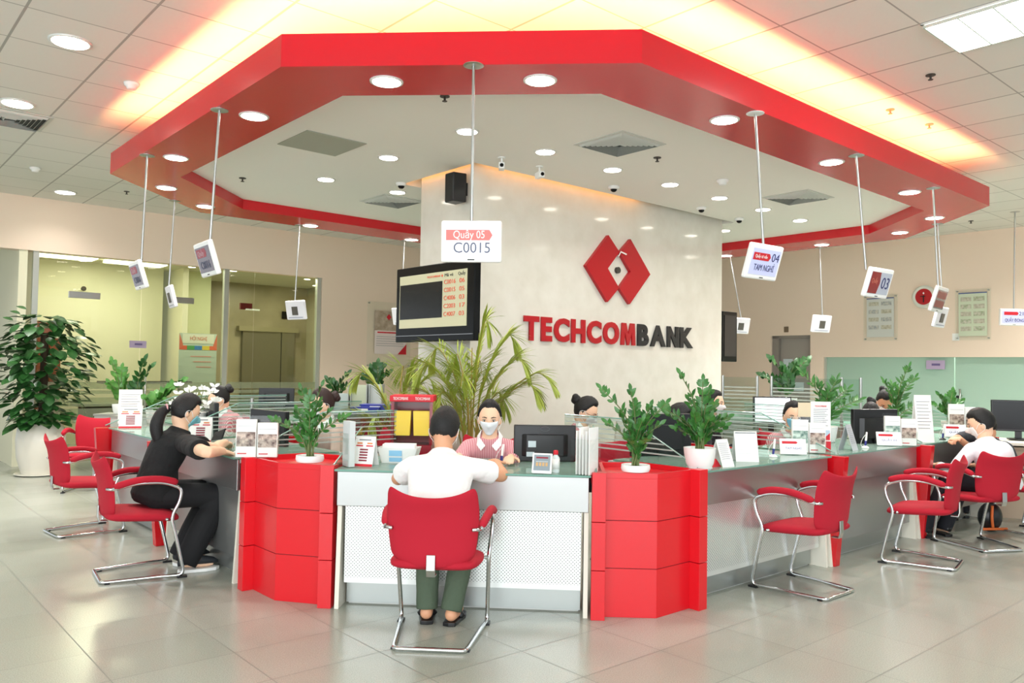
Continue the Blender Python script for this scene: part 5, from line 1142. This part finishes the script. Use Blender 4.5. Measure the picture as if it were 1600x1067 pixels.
bm=new(); slab(bm,[(-.05,-.074,.045),(.03,-.074,.045),(.03,-.079,.08),(-.05,-.079,.08)],(0,-.001,0)); slab(bm,[(-.05,-.066,.01),(.03,-.066,.01),(.03,-.0715,.036),(-.05,-.0715,.036)],(0,-.001,0)); obj('blue_label',bm,mat('light_blue_label','8ec4e6',.5),t)
pen(783,727,'white and blue counter pen beside the elbow of the man in the white t-shirt')
tablet(846,741,-.15,'white rating tablet on the front counter left of the sanitizer',None,.115,.12,mat('rating_screen','7d8a90',.3,emit=.15))
t=put('sanitizer_bottle','clear sanitizer bottle with a red cap on the front counter','bottle',868,738,0)
bm=new(); lathe(bm,[(.021,0),(.023,.006),(.023,.085),(.012,.1),(.012,.106)],seg=20); obj('bottle',bm,mat('bottle_clear','dfe8e8',.15),t,smooth='auto')
bm=new(); lathe(bm,[(.0235,.02),(.0237,.08)],seg=20); obj('label',bm,WHT,t,smooth=True); bm=new(); lathe(bm,[(.014,.103),(.014,.125),(.01,.128)],seg=16); obj('cap',bm,RPR,t,smooth='auto')
p0=aty(807,733,5.2); p1=aty(894,733,5.2); m_=monitor(Vector((( p0.x+p1.x)/2,5.2,.70)),.12,'black monitor with its back to the front counter, beside the sanitizer bottle',.40,.235,zb=.105)
bm=new(); box(bm,-.11,-.0475,.2,-.06,-.0455,.24); box(bm,-.12,-.0475,.14,-.07,-.0455,.17); obj('sticker',bm,mat('pale_blue_card'),m_)
bm=new(); tube(bm,[(.03*math.cos(a),-.0205,.315+.014*math.sin(a)) for a in [i*math.pi/8 for i in range(16)]],.0012,seg=5,closed=True); obj('maker_mark',bm,mat('grey_mark','55585c',.4),m_)
t=put('leaflet_stack','acrylic holder of leaflets seen edge-on at the right of the front counter','leaflet holder',915,741,1.1); bx('holder',ACR,t,-.07,-.06,0,.07,.06,.2)
for i in range(5): bx('leaflet',PAP,t,-.06,-.05+.02*i,.004,.06,-.046+.02*i,.27-.02*(i%3))
# --- right planter and right row
tent(1127,728,R45-.1,.11,.17,'white folded notice beside the round white pot','notice')
t=put('red_box','tiny red pyramid box at the foot of the round white pot','box',1117,729,R45); bm=new(); slab(bm,[(-.04,-.02,0),(.04,-.02,0),(.0,-.01,.05)],(0,.04,0)); obj('pyramid',bm,RPR,t)
tent(1164,720,.1,.155,.20,'white desk calendar standing at the near end of the right row','calendar',d=.055)
pen(1208,714,'white and blue counter pen between the calendar and the near tablet')
tablet(1240,711,.0,'white tablet reading TAM NGHI on the near right desk','TAM NGHỈ',.19,.12)
rack(1263,708,.0,.25,.27,'acrylic holder of family leaflets behind the near tablet',2,PHOTG)
t=put('tall_leaflet_stand','tall white leaflet on a red base beside the first red end post','leaflet holder',1287,706,.0,off=(.0,.08)); bx('base',RPR,t,-.07,-.03,0,.07,.03,.075); bx('leaflet',PAP,t,-.075,-.004,.075,.075,.004,.38,); bx('photo',mat('leaflet_sky','b5cfe0',.5),t,-.07,-.006,.085,.07,-.004,.16); 
bm=new(); slab(bm,[(.07,-.0075,.085),(0.01,-.0075,.085),(.07,-.0075,.14)],(0,.001,0)); obj('red_corner',bm,RPR,t); lines(t,-.055,.055,.32,.014,10,-.0062); text('lettering','TECHCOMBANK',.02,RPR,t,(0,-.006,.345),wfit=.09)
bx('small_card',mat('sand_card','d8c8a8',.6),t,-.17,.0,.26,-.075,.006,.37)
tent(1325,703,R45+.1,.11,.2,'grey folded notice just beyond the first red end post','notice',m=mat('grey_card','b9bec2',.6))
pen(1352,700,'white and blue counter pen on the middle right desk')
tablet(1390,697,-.05,'white tablet on the middle right desk, left of its brochure holder','QUẦY 03',.2,.12)
rack(1405,697,-.05,.26,.27,'acrylic holder of green and white brochures on the middle right desk',2,PHOTG,off=(.02,.03))
tent(1441,690,.05,.15,.42,'tall white folded notice just beyond the second red end post','notice',d=.07)
pen(1473,687,'white counter pen on a black base at the far right desk',z=ZC,base=BLK)
tablet(1494,684,-.1,'white tablet on the far right desk beside the hand of the hidden man','QUẦY 02',.2,.13)
rack(1508,682,-.1,.3,.34,'acrylic holder of people brochures in front of the man in the white shirt',2,PHOTO,off=(.05,.12))
# monitors of the right row and beyond
p=aty(1032,726,5.75); monitor((p.x,p.y,.70),R45-.45,'black monitor behind the right planter with its back to the hall',.46,.3,zb=.1)
p=aty(1366,690,7.2); monitor((p.x,p.y,.70),.35,'black monitor hiding the bowed clerk',.46,.3,zb=.1)
p=aty(1206,655,9.0); monitor((p.x,p.y,.72),math.pi+.1,'lit white computer screen on the back desks near the grey door',.42,.3,zb=.12,scr=mat('lit_screen','eef4fa',.3,emit=1.0,ecol='eef4fa'))
p=aty(1592,676,8.6); monitor((p.x,p.y,.76),math.pi-.3,'dark monitor at the right edge of the frame',.5,.32,zb=.08,scr=BLG)
p=aty(1268,692,6.9); monitor((p.x,p.y,.70),R45,'dark monitor in front of the clerk with the light blue mask',.3,.26,zb=.1)
p=aty(330,672,6.6); monitor((p.x,p.y,.70),-R45-.2,'black monitor between the woman in black and the far left clerk',.46,.28,zb=.1)
p=aty(420,690,5.9); monitor((p.x,p.y,.66),-R45+.1,'black monitor behind the brochures on the left planter',.5,.3,zb=.1)
p=aty(432,632,9.2); monitor((p.x,p.y,.83),.3,'small dark monitor on the back counter in front of the lift',.4,.24,zb=.06)
# desk phone and calculator sort of grey box behind the calendar
t=thing('desk_organiser','grey slotted paper tray behind the right row','tray',UV(4.9,4.2,.72),R45-.3); 
bm=new(); slab(bm,[(-.2,-.1,0),(.2,-.1,0),(.2,.02,.28),(-.1,.02,.28)],(0,.02,0)); obj('panel',bm,mat('warm_grey_plastic','b3ada0',.5),t)
bm=new()
for i in range(4):
    for j in range(6): q=.06+.05*i; box(bm,-.02+j*.033,-.102+.43*q-.004,q,0.0+j*.033,-.098+.43*q,q+.01)
obj('slots',bm,BPR,t)
# --- left row
tent(204,668,.42,.19,.19,'white price card with red lines at the far end of the left row','menu',d=.05)
tent(203,661,.42,.21,.33,'tall grey printed notice behind the price card on the left','notice',d=.05)
tent(314,690,.25,.16,.19,'white and red card behind the arm of the woman in black','menu',d=.05)
rack(401,715,.2,.26,.26,'acrylic holder of two identical photo brochures at the left planter',2,PHOTO,z=.815)
bm=new(); 
pen(371,708,'tall white counter pen in front of the woman in black',h=.15)
t=put('card_terminal','black payment phone held up on the left counter','phone',337,694,-.6); bm=new(); slab(bm,[(-.07,0,.02),(.07,0,.04),(.07,.03,.12),(-.07,.03,.08)],(0,.012,0)); obj('body',bm,BLK,t,bev=.003)
t=put('flower_pot','white flowers in a white pot behind the woman in black','flowers',268,682,0,off=(.1,.2)); bm=new(); lathe(bm,[(.06,0),(.09,.18),(.095,.19),(.085,.19)],seg=24); obj('pot',bm,WHT,t,smooth='auto')
bm=new(); random.seed(5)
for i in range(26): 
    c=Vector((random.uniform(-.16,.16),random.uniform(-.08,.08),random.uniform(.22,.42)))
    for q in range(4): a=q*1.57+i; leaflet(bm,c,Vector((math.cos(a),math.sin(a)*.4,.5)),Vector((0,-1,.3)),.05,.014)
obj('petals',bm,mat('white_petals','f2f2ea',.6),t,fix=False)
bm=new()
for i in range(14): a=i*.45; tube(bm,smooth_path([(0,0,.17),(math.cos(a)*.08,math.sin(a)*.04,.28),(math.cos(a)*.14,math.sin(a)*.07,.38)],3),.003,seg=5)
obj('stems',bm,STEM,t)
# --- red ballot box with yellow slips
b=aty(645,699,5.95); p1=aty(678,699,5.95); t=thing('ballot_box','red lottery box with clear sides full of yellow slips behind the front counter','box',(b.x,b.y,.74),.1)
wz=aty(645,617,5.95).z-.74
RG=mat('dark_red_gloss','8e0d22',.2)
def frus(bm,a0,a1,z0,z1): 
    A=[(-a0,-a0),(a0,-a0),(a0,a0),(-a0,a0)]; B=[(-a1,-a1),(a1,-a1),(a1,a1),(-a1,a1)]; va=[bm.verts.new((x,y,z0)) for x,y in A]; vb=[bm.verts.new((x,y,z1)) for x,y in B]; bm.faces.new(va[::-1]); bm.faces.new(vb)
    for i in range(4): bm.faces.new((va[i],va[(i+1)%4],vb[(i+1)%4],vb[i]))
bm=new(); frus(bm,.15,.145,0,wz*.2); obj('base',bm,RG,t,bev=.004)
bm=new(); frus(bm,.145,.155,wz*.2,wz*.9); obj('clear_walls',bm,ACR,t)
bm=new(); box(bm,-.15,.1,wz*.2,.15,.14,wz*.9); box(bm,-.152,-.14,wz*.2,-.13,.14,wz*.9); box(bm,.13,-.14,wz*.2,.152,.14,wz*.9); obj('red_back',bm,mat('dark_red_gloss'),t)
bm=new(); frus(bm,.16,.16,wz*.9,wz); obj('lid',bm,RPR,t,bev=.004)
text('lettering','TECHCOMBANK',.03,WHT,t,(-.08,-.162,wz*.95),wfit=.11)
text('lettering','TECHCOMBANK',.03,WHT,t,(.08,-.162,wz*.95),wfit=.11)
bm=new(); 
for s_ in (-1,1): slab(bm,[(s_*.07-.055,-.125,wz*.35),(s_*.07+.055,-.125,wz*.35),(s_*.07+.062,-.12,wz*(.75)),(s_*.07-.062,-.12,wz*.75)],(0,.1,0))
obj('yellow_slips',bm,mat('yellow_paper','fbd848',.6),t)
bm=new(); lathe(bm,[(.02,-.004),(.02,.0)],(-.11,-.153,wz*.1),16,(0,-1,0)); obj('white_seal',bm,WHT,t)
t=thing('side_table','low white cabinet under the red lottery box','cabinet',(b.x,b.y,0),.1); bx('body',WHT,t,-.2,-.18,0,.2,.2,.72,bev=.005); bx('top',mat('grey_top'),t,-.22,-.2,.72,.22,.22,.74)
# blue folders on the back counter
for i,(x,y,w_,lab) in enumerate(((573,645,.28,'dark blue ring binder lying on the back shelf, left one'),(592,641,.34,'dark blue ring binder lying on the back shelf, right one'))):
    p=aty(x,y,7.6+.05*i); t=thing('ring_binder',lab,'binder',(p.x,p.y,p.z),.05); bx('cover',mat('navy_binder','20309a',.4),t,-w_/2,-.1,0,w_/2,.1,.06,bev=.004); bx('spine_label',PAP,t,-.07,-.102,.018,.03,-.1,.045)
p=aty(582,645,7.62); t=thing('back_shelf','grey shelf unit behind the clerks, under the blue binders','shelf',(p.x+.05,p.y,0),.05); bx('body',mat('shelf_red','a3202a',.4),t,-.5,-.2,0,.45,.25,p.z-.03); bx('top',mat('grey_top'),t,-.52,-.22,p.z-.03,.47,.27,p.z)
for i,(x,y,w_,h_,lab) in enumerate(((562,650,.22,.32,'pale green filing tray standing on the back shelf'),(586,640,.16,.26,'clear document tray on the back shelf'),(535,648,.2,.22,'grey document tray near the reddish haired clerk'))):
    p=aty(x,y,8.1); t=thing('document_tray',lab,'tray',(p.x,p.y,p.z),.1); bx('frame',mat('tray_grey','a9b0ac',.5),t,-w_/2,-.1,0,w_/2,.1,.01); bx('sheet',mat('tray_paper_%d'%i,('c3cbb0','d6dcd8','b9c6c2')[i],.6),t,-w_/2+.01,-.02,.01,w_/2-.01,0,h_); bx('side',mat('tray_grey'),t,-w_/2,-.1,0,-w_/2+.008,.1,h_); bx('side',mat('tray_grey'),t,w_/2-.008,-.1,0,w_/2,.1,h_)
    q=thing('added_tray_stand','added plain low cupboard under document tray '+('by the palm','beside the binders','beside the clerk')[i],'cupboard',(p.x,p.y,0),.1); bx('body',mat('cupboard_grey','b3b5ae',.5),q,-w_/2-.02,-.13,0,w_/2+.02,.14,p.z)  # cupboard added to carry the tray at its height
t=thing('filing_cabinet','cream filing cabinet with rounded corners between the glass screen and the lottery box','cabinet',(aty(597,725,5.75).x,5.75,0),0); bx('body',mat('cream_cabinet','c9c6ae',.5),t,-.12,-.15,0,.12,.25,.79,bev=.01); bx('top',BLK,t,-.13,-.16,.79,.13,.26,.80)
# --- low glass partitions with steel posts along the back counters
def partition(a,b,z0,z1,label,posts,stripes=True):
    d=(b-a).length; ang=math.atan2(b.y-a.y,b.x-a.x); t=thing('glass_partition',label,'partition',(a.x,a.y,0),ang,'low glass partitions behind the clerks')
    bx('pane',SCR,t,0,0,z0,d,.01,z1)
    if stripes:
        bm=new(); z=z0+.05
        while z<z1-.12: box(bm,.02,-.002,z,d-.02,.012,z+.014); z+=.045
        obj('frosted_stripes',bm,glass('stripe_glass','e8eeea',.5,.1,'dfe6e2'),t)
    for f in posts:
        bm=new(); cyl(bm,(d*f,.005,0),(d*f,.005,z1+.02),.018,seg=10); obj('post',bm,STL,t,smooth='auto')
def PR(x,Y): q=aty(x,600,Y); return Vector((q.x,q.y,0))
zt_=aty(1200,590,10.0).z
partition(PR(1128,10.2),PR(1184,10.0),.8,zt_,'low glass partition right of the column edge',(.02,.98))
partition(PR(1204,10.0),PR(1316,9.4),.8,zt_,'low glass partition in front of the grey door',(.01,.99))
partition(PR(1318,9.4),PR(1346,9.6),.8,zt_,'narrow glass partition in front of the frosted glass',(.98,),False)
partition(PR(1112,8.3),PR(1180,8.1),.75,aty(1150,622,8.2).z,'striped glass screen behind the clerk looking right',(),True)
partition(PR(372,7.75),PR(462,7.6),.8,aty(420,626,7.7).z,'striped glass screen behind the far left clerk',(.25,))
# beige low cabinet and worktop at far right
p=aty(1592,700,8.4); t=thing('side_desk','beige side desk at the right edge under the dark monitor','desk',(p.x+.3,p.y+.1,0),-.3); bx('worktop',CRM,t,-.6,-.35,.72,.6,.35,.75,bev=.003); bx('front_panel',mat('beige_panel','b9a58d',.6),t,-.58,-.3,0,.58,-.28,.6); bx('cabinet',mat('beige_panel'),t,-.56,-.27,0,-.1,.3,.7)
# orange and black bag on the floor behind the last chair
p=aty(1547,826,7.6); t=thing('backpack','black and orange backpack on the floor behind the last chair','bag',(p.x,p.y,0),.2); bm=new(); ball(bm,(0,0,.13),(.11,.08,.13),16,12); obj('bag_body',bm,BLK,t,smooth=True); bm=new(); tube(bm,smooth_path([(-.05,-.1,.05),(-.06,-.1,.14),(-.04,-.08,.24)],5),.012,seg=8); tube(bm,[(-.12,-.06,.03),(.12,-.06,.03)],.012,seg=8); obj('orange_trim',bm,mat('orange_trim','d8692a',.6),t,smooth=True)
